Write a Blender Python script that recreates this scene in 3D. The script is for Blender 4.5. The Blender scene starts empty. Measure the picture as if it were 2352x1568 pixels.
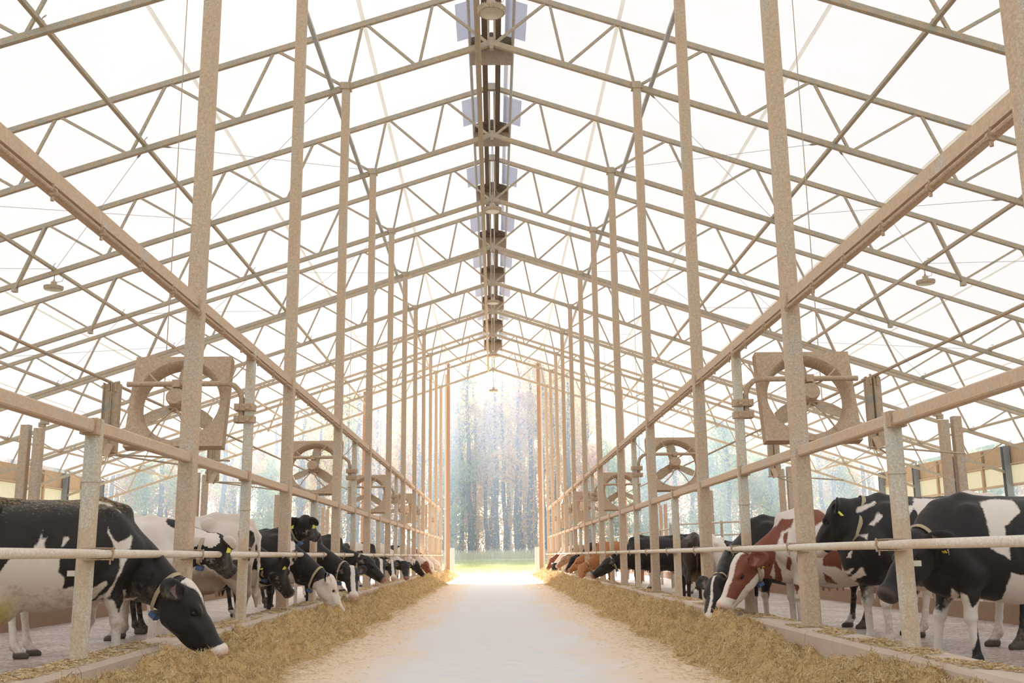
import bpy, math, random
import numpy as np
from mathutils import Vector, Matrix, noise as mnoise
R = math.radians
SC = bpy.context.scene
COL = SC.collection

# ------------------------------------------------------------------ camera, world, sun, exposure
cam_d = bpy.data.cameras.new('camera'); cam = bpy.data.objects.new('camera', cam_d); COL.objects.link(cam)
CAM_F, PITCH, YAW, ROLL = 2343.5, 0.2066, 0.0194, 0.0117
cam_d.sensor_width = 36.0; cam_d.lens = CAM_F / 2352 * 36.0; cam_d.clip_end = 2000; cam_d.clip_start = 0.05
Fv = Vector((math.sin(YAW) * math.cos(PITCH), math.cos(YAW) * math.cos(PITCH), math.sin(PITCH)))
Rv = Vector((math.cos(YAW), -math.sin(YAW), 0)); Uv = Rv.cross(Fv)
c_, s_ = math.cos(ROLL), math.sin(ROLL)
R2 = c_ * Rv - s_ * Uv; U2 = s_ * Rv + c_ * Uv
m = Matrix((R2, U2, -Fv)).transposed().to_4x4(); m.translation = Vector((-0.026, 0, 1.10))
cam.matrix_world = m
SC.camera = cam

SUN_EL, SUN_AZ = R(31), R(-2)
w = bpy.data.worlds.new('sky'); SC.world = w; w.use_nodes = True
wn = w.node_tree; bg = wn.nodes['Background']
sky = wn.nodes.new('ShaderNodeTexSky'); sky.sky_type = 'NISHITA'; sky.sun_disc = False
sky.sun_elevation = SUN_EL; sky.sun_rotation = SUN_AZ; sky.air_density = 1.3; sky.dust_density = 5.0; sky.altitude = 100
hs = wn.nodes.new('ShaderNodeHueSaturation'); hs.inputs['Saturation'].default_value = 0.45
wn.links.new(sky.outputs[0], hs.inputs['Color']); wn.links.new(hs.outputs[0], bg.inputs['Color'])
bg.inputs['Strength'].default_value = 0.27
sun_d = bpy.data.lights.new('sun', 'SUN'); sun = bpy.data.objects.new('sun', sun_d); COL.objects.link(sun)
sun_d.energy = 10.0; sun_d.angle = R(1.5); sun_d.color = (1.0, 0.97, 0.935)
sd = Vector((math.sin(SUN_AZ) * math.cos(SUN_EL), math.cos(SUN_AZ) * math.cos(SUN_EL), math.sin(SUN_EL)))
sun.rotation_euler = sd.to_track_quat('Z', 'Y').to_euler(); sun.location = (0, 120, 60)
SC.view_settings.view_transform = 'Standard'; SC.view_settings.look = 'None'
SC.view_settings.gamma = 1.0; SC.view_settings.use_curve_mapping = False
SC.view_settings.exposure = 0.19
cy = SC.cycles
cy.use_denoising = True; cy.max_bounces = 8; cy.diffuse_bounces = 4; cy.glossy_bounces = 2
cy.transmission_bounces = 4; cy.transparent_max_bounces = 8; cy.volume_bounces = 1
cy.caustics_reflective = False; cy.caustics_refractive = False; cy.sample_clamp_indirect = 6.0
cy.volume_step_rate = 4.0

# ------------------------------------------------------------------ helpers
def link_new(name, data, parent=None):
    o = bpy.data.objects.new(name, data); COL.objects.link(o)
    if parent is not None: o.parent = parent
    return o
def tag(o, label=None, cat=None, group=None, kind=None):
    if label: o['label'] = label
    if cat: o['category'] = cat
    if group: o['group'] = group
    if kind: o['kind'] = kind
    return o
def empty(name, loc=(0, 0, 0), rz=0.0, label=None, cat=None, group=None):
    o = link_new(name, None); o.location = loc; o.rotation_euler = (0, 0, rz); o.empty_display_size = .1
    return tag(o, label, cat, group)
def copy_tree(o, parent=None):
    c = o.copy(); COL.objects.link(c)
    if parent is not None: c.parent = parent
    for ch in list(o.children): copy_tree(ch, c)
    return c

class MB:
    def __init__(s): s.v = []; s.f = []
    def add(s, vs, fs):
        n = len(s.v); s.v += [tuple(x) for x in vs]; s.f += [tuple(i + n for i in f) for f in fs]; return s
    def box(s, c, size, rot=None):
        hx, hy, hz = size[0] / 2, size[1] / 2, size[2] / 2; c = Vector(c)
        vs = [Vector((x, y, z)) for x in (-hx, hx) for y in (-hy, hy) for z in (-hz, hz)]
        if rot is not None: vs = [rot @ v for v in vs]
        return s.add([v + c for v in vs], [(0, 1, 3, 2), (4, 6, 7, 5), (0, 4, 5, 1), (2, 3, 7, 6), (0, 2, 6, 4), (1, 5, 7, 3)])
    def beam(s, a, b, wd, ht, up=(0, 0, 1), ch=0.0):
        a, b = Vector(a), Vector(b); d = (b - a).normalized(); u = Vector(up)
        sx = d.cross(u)
        if sx.length < 1e-4: sx = Vector((1, 0, 0))
        sx.normalize(); uu = sx.cross(d).normalized()
        if ch <= 0: ch = min(wd, ht) * .08
        pts = [(-wd/2+ch, -ht/2), (wd/2-ch, -ht/2), (wd/2, -ht/2+ch), (wd/2, ht/2-ch), (wd/2-ch, ht/2), (-wd/2+ch, ht/2), (-wd/2, ht/2-ch), (-wd/2, -ht/2+ch)]
        vs = [p + sx * x + uu * y for p in (a, b) for x, y in pts]
        fs = [(i, (i+1) % 8, (i+1) % 8 + 8, i + 8) for i in range(8)] + [tuple(range(7, -1, -1)), tuple(range(8, 16))]
        return s.add(vs, fs)
    def tube(s, pts, r, seg=10, cap=True):
        pts = [Vector(p) for p in pts]; n = len(pts); vs = []
        rr = r if isinstance(r, (list, tuple)) else [r] * n
        prev = None
        for i, p in enumerate(pts):
            d = (pts[min(i+1, n-1)] - pts[max(i-1, 0)]).normalized()
            if prev is None:
                prev = d.orthogonal().normalized()
            x = (prev - d * prev.dot(d))
            x = x.normalized() if x.length > 1e-5 else d.orthogonal().normalized()
            y = d.cross(x); prev = x
            for k in range(seg):
                a = 2 * math.pi * k / seg; vs.append(p + x * math.cos(a) * rr[i] + y * math.sin(a) * rr[i])
        fs = [(i*seg+k, i*seg+(k+1) % seg, (i+1)*seg+(k+1) % seg, (i+1)*seg+k) for i in range(n-1) for k in range(seg)]
        if cap: fs += [tuple(range(seg-1, -1, -1)), tuple(range((n-1)*seg, n*seg))]
        return s.add(vs, fs)
    def lathe(s, prof, c=(0, 0, 0), seg=24, rot=None):
        c = Vector(c); vs = []
        for r_, z in prof:
            for k in range(seg):
                a = 2 * math.pi * k / seg; v = Vector((r_*math.cos(a), r_*math.sin(a), z))
                if rot is not None: v = rot @ v
                vs.append(v + c)
        n = len(prof)
        return s.add(vs, [(i*seg+k, i*seg+(k+1) % seg, (i+1)*seg+(k+1) % seg, (i+1)*seg+k) for i in range(n-1) for k in range(seg)])
    def prism(s, poly, a, b, axis='y'):
        n = len(poly)
        def mk(t, p): return {'y': (p[0], t, p[1]), 'x': (t, p[0], p[1]), 'z': (p[0], p[1], t)}[axis]
        return s.add([mk(a, p) for p in poly] + [mk(b, p) for p in poly],
                     [(i, (i+1) % n, (i+1) % n + n, i+n) for i in range(n)] + [tuple(range(n-1, -1, -1)), tuple(range(n, 2*n))])
    def mesh(s, name, mat, smooth=False):
        me = bpy.data.meshes.new(name); me.from_pydata(s.v, [], s.f); me.update()
        if mat: me.materials.append(mat)
        if smooth:
            me.polygons.foreach_set('use_smooth', [True] * len(me.polygons))
            try: me.set_sharp_from_angle(angle=R(40))
            except Exception: pass
        return me
    def build(s, name, mat, parent=None, smooth=False):
        return link_new(name, s.mesh(name, mat, smooth), parent)

def np_mesh(name, V, F, mat, attrs=None, smooth=True):
    V = np.asarray(V, np.float32); F = np.asarray(F, np.int32); k = F.shape[1]
    me = bpy.data.meshes.new(name)
    me.vertices.add(len(V)); me.vertices.foreach_set('co', V.ravel())
    me.loops.add(F.size); me.loops.foreach_set('vertex_index', F.ravel())
    me.polygons.add(len(F)); me.polygons.foreach_set('loop_start', np.arange(len(F), dtype=np.int32) * k)
    me.polygons.foreach_set('use_smooth', np.full(len(F), smooth))
    me.update(calc_edges=True); me.validate()
    if attrs:
        for n_, a in attrs.items():
            at = me.attributes.new(n_, 'FLOAT', 'POINT'); at.data.foreach_set('value', np.asarray(a, np.float32))
    if mat: me.materials.append(mat)
    return me

# ------------------------------------------------------------------ materials
class NT:
    def __init__(s, name):
        s.m = bpy.data.materials.new(name); s.m.use_nodes = True; s.t = s.m.node_tree; s.b = s.t.nodes['Principled BSDF']
    def n(s, typ, **kw):
        nd = s.t.nodes.new('ShaderNode' + typ)
        for k, v in kw.items():
            if k.startswith('_'): setattr(nd, k[1:], v)
            else: nd.inputs[k.replace('__', ' ')].default_value = v
        return nd
    def l(s, a, b): s.t.links.new(a, b)
    def coord(s, kind='Object'): return s.n('TexCoord').outputs[kind]
    def noise(s, scale, detail=4, rough=.6, vec=None, stretch=None, kind='Object'):
        v = vec if vec is not None else s.coord(kind)
        if stretch:
            mp = s.n('Mapping'); mp.inputs['Scale'].default_value = stretch; s.l(v, mp.inputs[0]); v = mp.outputs[0]
        nd = s.n('TexNoise'); nd.inputs['Scale'].default_value = scale; nd.inputs['Detail'].default_value = detail
        nd.inputs['Roughness'].default_value = rough; s.l(v, nd.inputs['Vector']); return nd.outputs['Fac']
    def ramp(s, fac, stops):
        nd = s.n('ValToRGB'); e = nd.color_ramp.elements
        while len(e) < len(stops): e.new(.5)
        for el, (p, c) in zip(e, stops): el.position = p; el.color = (*c, 1) if len(c) == 3 else c
        s.l(fac, nd.inputs[0]); return nd.outputs[0]
    def mix(s, fac, a, b):
        nd = s.n('Mix', _data_type='RGBA')
        for idx, v in ((0, fac), (6, a), (7, b)):
            if hasattr(v, 'is_linked') or hasattr(v, 'links'): s.l(v, nd.inputs[idx])
            else: nd.inputs[idx].default_value = v if idx == 0 else (*v, 1)
        return nd.outputs[2]
    def math(s, op, a, b=0.0, clamp=False):
        nd = s.n('Math', _operation=op, _use_clamp=clamp)
        for i, v in ((0, a), (1, b)):
            if hasattr(v, 'links'): s.l(v, nd.inputs[i])
            else: nd.inputs[i].default_value = v
        return nd.outputs[0]
    def attr(s, name, out='Fac'):
        nd = s.n('Attribute', _attribute_name=name); return nd.outputs[out]
    def bump(s, h, strength=.3, dist=.01):
        nd = s.n('Bump'); nd.inputs['Strength'].default_value = strength; nd.inputs['Distance'].default_value = dist
        s.l(h, nd.inputs['Height']); s.l(nd.outputs[0], s.b.inputs['Normal'])
    def col(s, c):
        if hasattr(c, 'links'): s.l(c, s.b.inputs['Base Color'])
        else: s.b.inputs['Base Color'].default_value = (*c, 1)
    def p(s, **kw):
        for k, v in kw.items(): s.b.inputs[k.replace('_', ' ')].default_value = v
        return s.m

def mat_plain(name, c, rough=.6, metal=0.0, var=.15, scale=12):
    t = NT(name); f = t.noise(scale, 5)
    t.col(t.mix(f, tuple(x*(1-var) for x in c), tuple(min(1, x*(1+var)) for x in c)))
    return t.p(Roughness=rough, Metallic=metal)
def mat_dusty(name, dust, galv, cov=.5, scale=6, stretch=(1, 1, 1), bump=.25, mot=1.0):
    t = NT(name); g = t.noise(scale, 6, .65, stretch=stretch); f = t.noise(60, 3, .7)
    mask = t.ramp(t.math('ADD', g, t.math('MULTIPLY', t.math('SUBTRACT', f, .5), .35)), [(.5-.07+(cov-.5)*.7, (1, 1, 1)), (.5+.07+(cov-.5)*.7, (0, 0, 0))])
    dn = t.noise(25, 4, .7)
    dc = t.mix(t.ramp(t.math('ADD', t.math('MULTIPLY', dn, .5), t.math('MULTIPLY', f, .5)), [(.36, (0, 0, 0)), (.64, (1, 1, 1))]), tuple(x*(1-.34*mot) for x in dust), tuple(min(1, x*1.12) for x in dust))
    gc = t.mix(t.ramp(f, [(.38, (0, 0, 0)), (.62, (1, 1, 1))]), tuple(x*(1-.38*mot) for x in galv), tuple(min(1, x*1.12) for x in galv))
    t.col(t.mix(mask, gc, dc)); t.bump(f, bump, .006)
    return t.p(Roughness=.75)

DUST = (.64, .49, .345)
M = {}
M['steel'] = mat_dusty('dusty_galvanised_steel', DUST, (.47, .46, .40), .62, 5)
M['column'] = mat_dusty('dusty_column_steel', (.70, .53, .38), (.62, .58, .50), .62, 3, (1, 1, .35))
M['post'] = mat_dusty('worn_post_steel', (.66, .51, .35), (.66, .64, .56), .5, 4, (1, 1, .3), mot=.45)
M['truss'] = mat_dusty('galvanised_truss_steel', (.62, .49, .35), (.50, .47, .40), .5, 8)
M['beam'] = mat_dusty('dust_caked_beam', (.70, .52, .37), (.6, .58, .52), .68, 3, mot=.5)
M['rail'] = mat_dusty('rubbed_rail_pipe', (.76, .62, .48), (.82, .75, .64), .45, 3, (1, .25, 1), .1, mot=.4)
M['galv'] = mat_dusty('bare_galvanised_tube', (.5, .45, .38), (.62, .64, .64), .3, 5)
M['cake'] = mat_dusty('thick_brown_dust_metal', (.62, .45, .31), (.62, .60, .56), .74, 14, bump=.8)
M['dark'] = mat_plain('dark_dirty_timber', (.16, .12, .09), .8, var=.4, scale=9)
M['wood'] = mat_plain('weathered_plank', (.40, .31, .24), .8, var=.35, scale=14)
M['tanwood'] = mat_plain('tan_wall_timber', (.50, .37, .24), .75, var=.25, scale=5)
M['redsteel'] = mat_plain('red_oxide_post', (.50, .31, .21), .6, var=.15)
M['whitesteel'] = mat_plain('white_end_post', (.72, .70, .66), .5, var=.08)
M['bluegrey'] = mat_plain('blue_grey_wall_column', (.27, .30, .33), .5, var=.2)
M['cable'] = mat_plain('thin_cable', (.36, .30, .25), .6)
M['lampmetal'] = mat_dusty('dusty_lamp_casing', (.60, .46, .33), (.66, .66, .62), .6, 20)
M['lampglass'] = mat_plain('lamp_lens', (.62, .60, .52), .3, var=.05)
M['collar'] = mat_plain('worn_tan_collar', (.50, .40, .26), .8, var=.3, scale=30)
M['bluetag'] = mat_plain('blue_grey_collar_tag', (.10, .17, .34), .5, var=.3, scale=30)
M['yellowtag'] = mat_plain('yellow_ear_tag', (.85, .80, .08), .5, var=.08)
M['whitetag'] = mat_plain('white_plastic_tag', (.75, .66, .55), .5, var=.1)

# ================================================================== BUILDING SHELL
BAY = 5.243; Y0 = 11.033
YK = [Y0 + BAY * k for k in range(-1, 11)]
XP = 3.3; SL = 0.331
def zlow(x): return 12.61 - SL * abs(x)
def zup(x): return 14.06 - SL * abs(x)
YEND = YK[-1]
EAVE = 24.3

def mat_roof():
    t = NT('translucent_white_fabric')
    n1 = t.noise(.35, 3); n2 = t.noise(7, 3)
    c = t.mix(n1, (.48, .49, .515), (.52, .53, .555)); c = t.mix(t.math('MULTIPLY', n2, .25), c, (.48, .49, .51))
    tr = t.n('BsdfTranslucent'); df = t.n('BsdfDiffuse'); mx = t.n('MixShader'); mx.inputs[0].default_value = .50
    df.inputs[0].default_value = (.89, .895, .90, 1)
    t.l(c, tr.inputs[0]); t.l(tr.outputs[0], mx.inputs[1]); t.l(df.outputs[0], mx.inputs[2])
    t.l(mx.outputs[0], t.t.nodes['Material Output'].inputs[0]); t.t.nodes.remove(t.b); return t.m
M['roof'] = mat_roof()
def mat_trans(name, c, fac):
    t = NT(name); tr = t.n('BsdfTranslucent'); df = t.n('BsdfDiffuse'); mx = t.n('MixShader'); mx.inputs[0].default_value = fac
    n_ = t.noise(3, 4); cc = t.mix(n_, tuple(x*.88 for x in c), c)
    t.l(cc, tr.inputs[0]); t.l(cc, df.inputs[0]); t.l(tr.outputs[0], mx.inputs[1]); t.l(df.outputs[0], mx.inputs[2])
    t.l(mx.outputs[0], t.t.nodes['Material Output'].inputs[0]); t.t.nodes.remove(t.b); return t.m
M['ridgeshade'] = mat_trans('bluish_ridge_shade', (.84, .86, .93), .3)  # bluish tint stands in for shade on the fabric beside the ridge
M['curtain'] = mat_trans('cream_side_curtain', (.66, .59, .48), .35)

Yr0, Yr1 = -7.0, YEND + 1.2
ceil = MB()
zt = .12
ny = 14
for s in (-1, 1):
    vs = []
    xs = [.34] + [EAVE * t / 6 for t in range(1, 7)]
    for j in range(ny + 1):
        y = Yr0 + (Yr1 - Yr0) * j / ny
        for x in xs: vs.append((s * x, y, zup(x) + zt))
    nx = len(xs)
    ceil.add(vs, [(j*nx+i, j*nx+i+1, (j+1)*nx+i+1, (j+1)*nx+i) for j in range(ny) for i in range(nx-1)])
ceil_o = tag(ceil.build('ceiling', M['roof']), kind='structure')
M['seam'] = mat_trans('roof_seam_strip', (.97, .94, .87), .04)
for s in (-1, 1):
    for x in (2.95, 6.85, 10.9, 15.0, 19.1):
        sm = MB(); sm.beam((s*x, Yr0, zup(x)+zt-.012), (s*x, Yr1, zup(x)+zt-.012), .09, .01)
        sm.build('seam', M['seam'], ceil_o)
# raised ridge cap over the gap
cap = MB()
for s in (-1, 1):
    cap.add([(0, Yr0, 14.62), (s*.42, Yr0, 14.5), (s*.42, Yr1, 14.5), (0, Yr1, 14.62)], [(0, 1, 2, 3)])
capo = tag(cap.build('ceiling_ridge', M['roof']), kind='structure')

# ---------- floors
def floor_mat():
    t = NT('dusty_concrete_lane')
    sx = t.n('SeparateXYZ'); t.l(t.coord(), sx.inputs[0])
    ax = t.math('ABSOLUTE', sx.outputs[0])
    n1 = t.noise(1.3, 5, .65, stretch=(1, .35, 1)); n2 = t.noise(9, 5, .7, stretch=(.35, 1.6, 1)); n3 = t.noise(70, 3, .7)
    edge = t.math('ADD', ax, t.math('MULTIPLY', t.math('SUBTRACT', n1, .5), 1.7))
    dust = t.ramp(t.math('MULTIPLY', edge, .4), [(.30, (0, 0, 0)), (.58, (1, 1, 1))])
    n4 = t.noise(2.2, 6, .75, stretch=(.5, 5, 1)); base = t.mix(t.ramp(t.math('MULTIPLY', t.math('ADD', n2, n4), .5), [(.36, (0, 0, 0)), (.64, (1, 1, 1))]), (.66, .66, .67), (.90, .88, .88))
    c = t.mix(t.math('MULTIPLY', dust, .85), base, t.mix(n3, (.76, .52, .30), (.94, .71, .47)))
    c = t.mix(t.math('MULTIPLY', t.ramp(n2, [(.5, (0, 0, 0)), (.68, (1, 1, 1))]), .55), c, (.84, .66, .50))
    c = t.mix(t.math('MULTIPLY', t.ramp(n4, [(.50, (0, 0, 0)), (.66, (1, 1, 1))]), .5), c, (.80, .62, .46)); spot = t.ramp(t.noise(6.5, 7, .85, stretch=(.8, 3.5, 1)), [(.62, (0, 0, 0)), (.68, (1, 1, 1))])
    c = t.mix(t.math('MULTIPLY', spot, .5), c, (.42, .27, .15))
    c = t.mix(t.math('MULTIPLY', n3, .12), c, (.45, .35, .27))
    t.col(c); t.bump(n3, .2, .004); return t.p(Roughness=.75)
M['floor'] = floor_mat()
fl = MB(); fl.add([(-3.46, -6, 0), (3.46, -6, 0), (3.46, 67, 0), (-3.46, 67, 0)], [(0, 1, 2, 3)])
tag(fl.build('floor', M['floor']), kind='structure')
def alley_mat():
    t = NT('scraped_manure_concrete')
    n1 = t.noise(1.6, 6, .7); n2 = t.noise(26, 5, .75, stretch=(1, .5, 1))
    c = t.mix(t.ramp(n1, [(.38, (0, 0, 0)), (.62, (1, 1, 1))]), (.36, .27, .21), (.56, .46, .40))
    c = t.mix(t.ramp(n2, [(.50, (0, 0, 0)), (.60, (1, 1, 1))]), c, (.15, .10, .07))
    t.col(c); t.bump(n2, .5, .02); return t.p(Roughness=.45)
M['alley'] = alley_mat()
CF = .05
for s, nm in ((-1, 'floor_left'), (1, 'floor_right')):
    f_ = MB(); a, b = sorted((s*3.44, s*EAVE)); f_.add([(a, -6, CF), (b, -6, CF), (b, 66, CF), (a, 66, CF)], [(0, 1, 2, 3)])
    tag(f_.build(nm, M['alley']), kind='structure')
# free-stall beds
def bed_mat():
    t = NT('brown_bedding'); n1 = t.noise(22, 6, .8); n2 = t.noise(2, 4)
    c = t.mix(n1, (.20, .11, .06), (.50, .31, .20)); c = t.mix(t.math('MULTIPLY', n2, .4), c, (.55, .38, .27))
    t.col(c); t.bump(n1, .9, .03); return t.p(Roughness=.9)
M['bed'] = bed_mat()
for s, w_ in ((-1, 'left'), (1, 'right')):
    b = MB(); xa, xb = s*7.4, s*12.2
    rnd = random.Random(4+s); n = 120; vs = []
    for i in range(n+1):
        y = 3 + i * .5
        for j in range(9):
            t_ = j / 8; x = xa + (xb - xa) * t_
            z = CF + (.0 if j in (0, 8) else .27 + .05*mnoise.noise(Vector((x*1.3, y*1.1, s))))
            if j == 1: x = xa + s*.07
            if j == 7: x = xb - s*.07
            vs.append((x + .03*mnoise.noise(Vector((x, y*2.3, 5))), y, z))
    b.add(vs, [(i*9+j, i*9+j+1, (i+1)*9+j+1, (i+1)*9+j) for i in range(n) for j in range(8)])
    tag(b.build('bedding', M['bed']), 'long raised brown bedding strip of the stalls behind the %s hand row of cows' % w_, 'bedding', kind='stuff')

# ---------- concrete curbs
def curb_mat():
    t = NT('stained_curb_concrete')
    sx = t.n('SeparateXYZ'); t.l(t.coord(), sx.inputs[0])
    n1 = t.noise(3, 6, .7, stretch=(1, .8, .25)); n2 = t.noise(45, 4, .7)
    c = t.mix(n1, (.54, .41, .31), (.80, .66, .53)); c = t.mix(t.math('MULTIPLY', n2, .25), c, (.30, .22, .16))
    y = t.math('FRACT', t.math('MULTIPLY', sx.outputs[1], 1/2.62)); j = t.math('LESS_THAN', y, .006)
    c = t.mix(t.math('MULTIPLY', j, .7), c, (.2, .13, .08))
    t.col(c); t.bump(n2, .35, .006); return t.p(Roughness=.85)
M['curb'] = curb_mat()
CURB = []
for s, w_ in ((-1, 'left'), (1, 'right')):
    prof = [(s*3.02, -.02), (s*3.06, .30), (s*3.09, .335), (s*3.42, .335), (s*3.45, .31), (s*3.46, -.02)]
    if s < 0: prof = prof[::-1]
    b = MB(); n = len(prof); segs = 120; vs = []
    for i in range(segs + 1):
        y = 2.0 + (YEND - .8) * i / segs
        for k, (x, z) in enumerate(prof): vs.append((x + .006*mnoise.noise(Vector((y*1.7, k, s))), y, z + (.008*mnoise.noise(Vector((y*1.3, 9, s))) if z > .1 else 0)))
    b.add(vs, [(i*n+k, i*n+(k+1) % n, (i+1)*n+(k+1) % n, (i+1)*n+k) for i in range(segs) for k in range(n)] + [tuple(range(n-1, -1, -1)), tuple(segs*n+k for k in range(n))])
    o = tag(b.build('feed_curb', M['curb']), 'low stained concrete curb running the whole length of the %s feed row' % w_, 'curb')

# ---------- side walls
for s, w_ in ((-1, 'left'), (1, 'right')):
    X = s * EAVE
    wl = MB()
    wl.box((X, 29, 5.45), (.08, 70, .95))
    wl.box((X, 29, .55), (.12, 70, 1.05))
    wo = tag(wl.build('wall_%s' % w_, M['tanwood']), kind='structure')
    cu = MB(); cu.add([(X, -6, 4.1), (X, 64, 4.1), (X, 64, 5.0), (X, -6, 5.0)], [(0, 1, 2, 3)]); cu.build('side_curtain', M['curtain'], wo)
    rl = MB(); rl.tube([(X - s*.08, -6, 4.06), (X - s*.08, 64, 4.06)], .07, 8)
    rl.tube([(X - s*.1, -6, 5.02), (X - s*.1, 64, 5.02)], .04, 8); rl.build('curtain_tube', M['steel'], wo, True)
    for k, y in enumerate(YK):
        for yy, mt, wd in ((y, 'bluegrey', .34), (y + BAY/2, 'tanwood', .17)):
            if yy > YEND + .5: continue
            if mt == 'bluegrey':
                c = MB(); xx = X - s*.22
                c.box((xx, yy-.14, 2.95), (.30, .02, 5.85)); c.box((xx, yy+.14, 2.95), (.30, .02, 5.85)); c.box((xx, yy, 2.95), (.016, .27, 5.84))
                o = c.build('wall_column', M['bluegrey'])
                tag(o, 'blue-grey wide flange wall column under the eave of the %s side wall' % w_, 'column', 'blue-grey columns of the %s wall' % w_)
            else:
                c = MB(); c.box((X - s*.11, yy, 2.95), (.12, wd, 5.8)); o = c.build('wall_post', M['tanwood'])
                tag(o, 'tan timber post between the steel columns of the %s side wall' % w_, 'post', 'tan timber posts of the %s wall' % w_)

# ---------- trusses
LX = [0.0, 1.70] + [3.3 + 2.4*i for i in range(9)]
UX = [1.30, 2.91, 4.91] + [4.91 + 2.4*i for i in range(1, 9)]
def build_truss():
    root = empty('roof_truss')
    for s in (-1, 1):
        up = MB(); up.beam((0, 0, zup(0)), (s*24.2, 0, zup(24.2)), .10, .13); up.build('upper_chord', M['truss'], root)
        lo = MB(); lo.beam((0, 0, zlow(0)), (s*24.2, 0, zlow(24.2)), .10, .13); lo.build('lower_chord', M['truss'], root)
        for i, xu in enumerate(UX):
            xl0 = LX[i] + (.0 if i else .05); xl1 = LX[i+1] if i+1 < len(LX) else 24.1
            inner = (s*(xu-.05), 0, zup(xu)-.03); outer = (s*(xu+.05), 0, zup(xu)-.03)
            b = MB(); b.beam(inner, (s*(xl0+.05), 0, zlow(xl0)+.03), .06, .06); b.build('web_brace', M['truss'], root)
            b = MB()
            if i == 5:
                for dy in (-.05, .05): b.beam((outer[0] - s*.0, dy, outer[2]), (s*(xl1-.05), dy, zlow(xl1)-.12), .05, .06)
                b.box((s*(xl1-.05), 0, zlow(xl1)-.12), (.12, .16, .1))
            else: b.beam(outer, (s*(xl1-.05), 0, zlow(xl1)+.03), .06, .06)
            b.build('web_brace', M['truss'], root)
    k = MB()
    for dx in (-.07, .07): k.beam((dx, 0, zlow(0)), (dx, 0, zup(0)), .05, .05, (0, 1, 0))
    k.build('king_post', M['truss'], root)
    g = MB(); g.box((0, 0, zlow(0)-.02), (.09, .13, .28)); g.box((0, 0, zup(0)), (.22, .13, .2)); g.build('gusset_plate', M['truss'], root)
    return root
ORD = ['nearest', 'second', 'third', 'fourth', 'fifth', 'sixth', 'seventh', 'eighth', 'ninth', 'tenth', 'eleventh', 'twelfth', 'thirteenth']
tr0 = None
YT = YK
for i, y in enumerate(YT):
    t_ = build_truss() if tr0 is None else copy_tree(tr0)
    if tr0 is None: tr0 = t_
    t_.location = (0, y, 0)
    tag(t_, 'dusty galvanised roof truss spanning the barn, %s from camera%s' % (ORD[i], ', at the open gable end' if i == len(YT)-1 else ''), 'truss', 'gabled roof trusses')

# longitudinal members
def line_member(name, X, Z, wd, mat, label, cat, group, kind='beam', y0=-4, y1=YEND, r=None, clips=None):
    b = MB()
    if r: b.tube([(X, y0, Z), (X, y1, Z)], r, 10)
    else: b.beam((X, y0, Z), (X, y1, Z), wd, wd)
    o = tag(b.build(name, mat, None, bool(r)), label, cat, group)
    if clips:
        for y in YK:
            c = MB(); c.box((X, y - .06, Z + clips), (.07, .05, .12)); c.tube([(X, y-.1, Z+.02), (X+.05, y-.14, Z+.08), (X+.08, y-.1, Z+.14), (X+.03, y-.06, Z+.12)], .009, 6)
            c.build('clevis', mat, o, True)
    return o
for s, w_ in ((-1, 'left'), (1, 'right')):
    for j, (x, mt, nm) in enumerate(((3.62, 'galv', 'just outside the tall columns'), (7.75, 'truss', 'on the middle of the slope'), (11.85, 'truss', 'above the hanging side lamps'), (16.0, 'truss', 'low towards the eave'), (20.1, 'truss', 'beside the eave wall'))):
        line_member('roof_purlin', s*x, zlow(x)+.11, .085, M[mt], 'long steel tube resting on the trusses, %s slope, %s' % (w_, nm), 'purlin', 'tubes on the lower chords', clips=-.0001)
    line_member('ridge_pipe', s*.54, 13.72, .05, M['galv'], 'bright slim pipe along the %s side of the ridge opening' % w_, 'pipe', 'pipes beside the ridge', r=.04)
    line_member('ridge_beam', s*.17, 13.85, .14, M['dark'], 'dark stained timber running along the %s lip of the ridge opening' % w_, 'beam', 'timbers at the ridge', y1=YEND+1)
line_member('ridge_tube', -.31, 12.5, .13, M['truss'], 'square dusty tube running under the ridge just left of the lamps', 'beam', None)
# ridge sheets imitating the cap's shadow on the fabric, and baffles, one per bay
for i, y in enumerate(YK[:-1]):
    for s, w_ in ((-1, 'left'), (1, 'right')):
        f_ = MB(); xs = (.36, .86)
        f_.add([(s*xs[0], y+.5, zup(xs[0])+.075), (s*xs[1], y+.5, zup(xs[1])+.075), (s*xs[1], y+2.25, zup(xs[1])+.075), (s*xs[0], y+2.25, zup(xs[0])+.075),
                (s*xs[0], y+.5, zup(xs[0])+.09), (s*xs[1], y+.5, zup(xs[1])+.09), (s*xs[1], y+2.25, zup(xs[1])+.09), (s*xs[0], y+2.25, zup(xs[0])+.09)],
               [(0, 1, 2, 3), (7, 6, 5, 4), (0, 4, 5, 1), (1, 5, 6, 2), (2, 6, 7, 3), (3, 7, 4, 0)])
        tag(f_.build('ridge_shade_sheet', M['ridgeshade']), 'bluish sheet imitating shade %s of the ridge in the %s roof bay from the camera' % (w_, ORD[i]), 'sheet', 'bluish shade sheets beside the ridge')
    e = empty('ridge_baffle', (0, y + 2.3, 13.2), 0, 'brown plank baffle hanging under the ridge in the %s roof bay from the camera' % ORD[i], 'baffle', 'plank baffles under the ridge')
    p_ = MB(); p_.box((0, 0, .27), (1.08, .03, .46)); p_.build('plank', M['wood'], e)
    h_ = MB(); h_.prism([(-.54, .50), (.54, .50), (.54, .62), (0, .78), (-.54, .62)], -.30, .03, 'y'); h_.build('hood', M['dark'], e)

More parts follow.
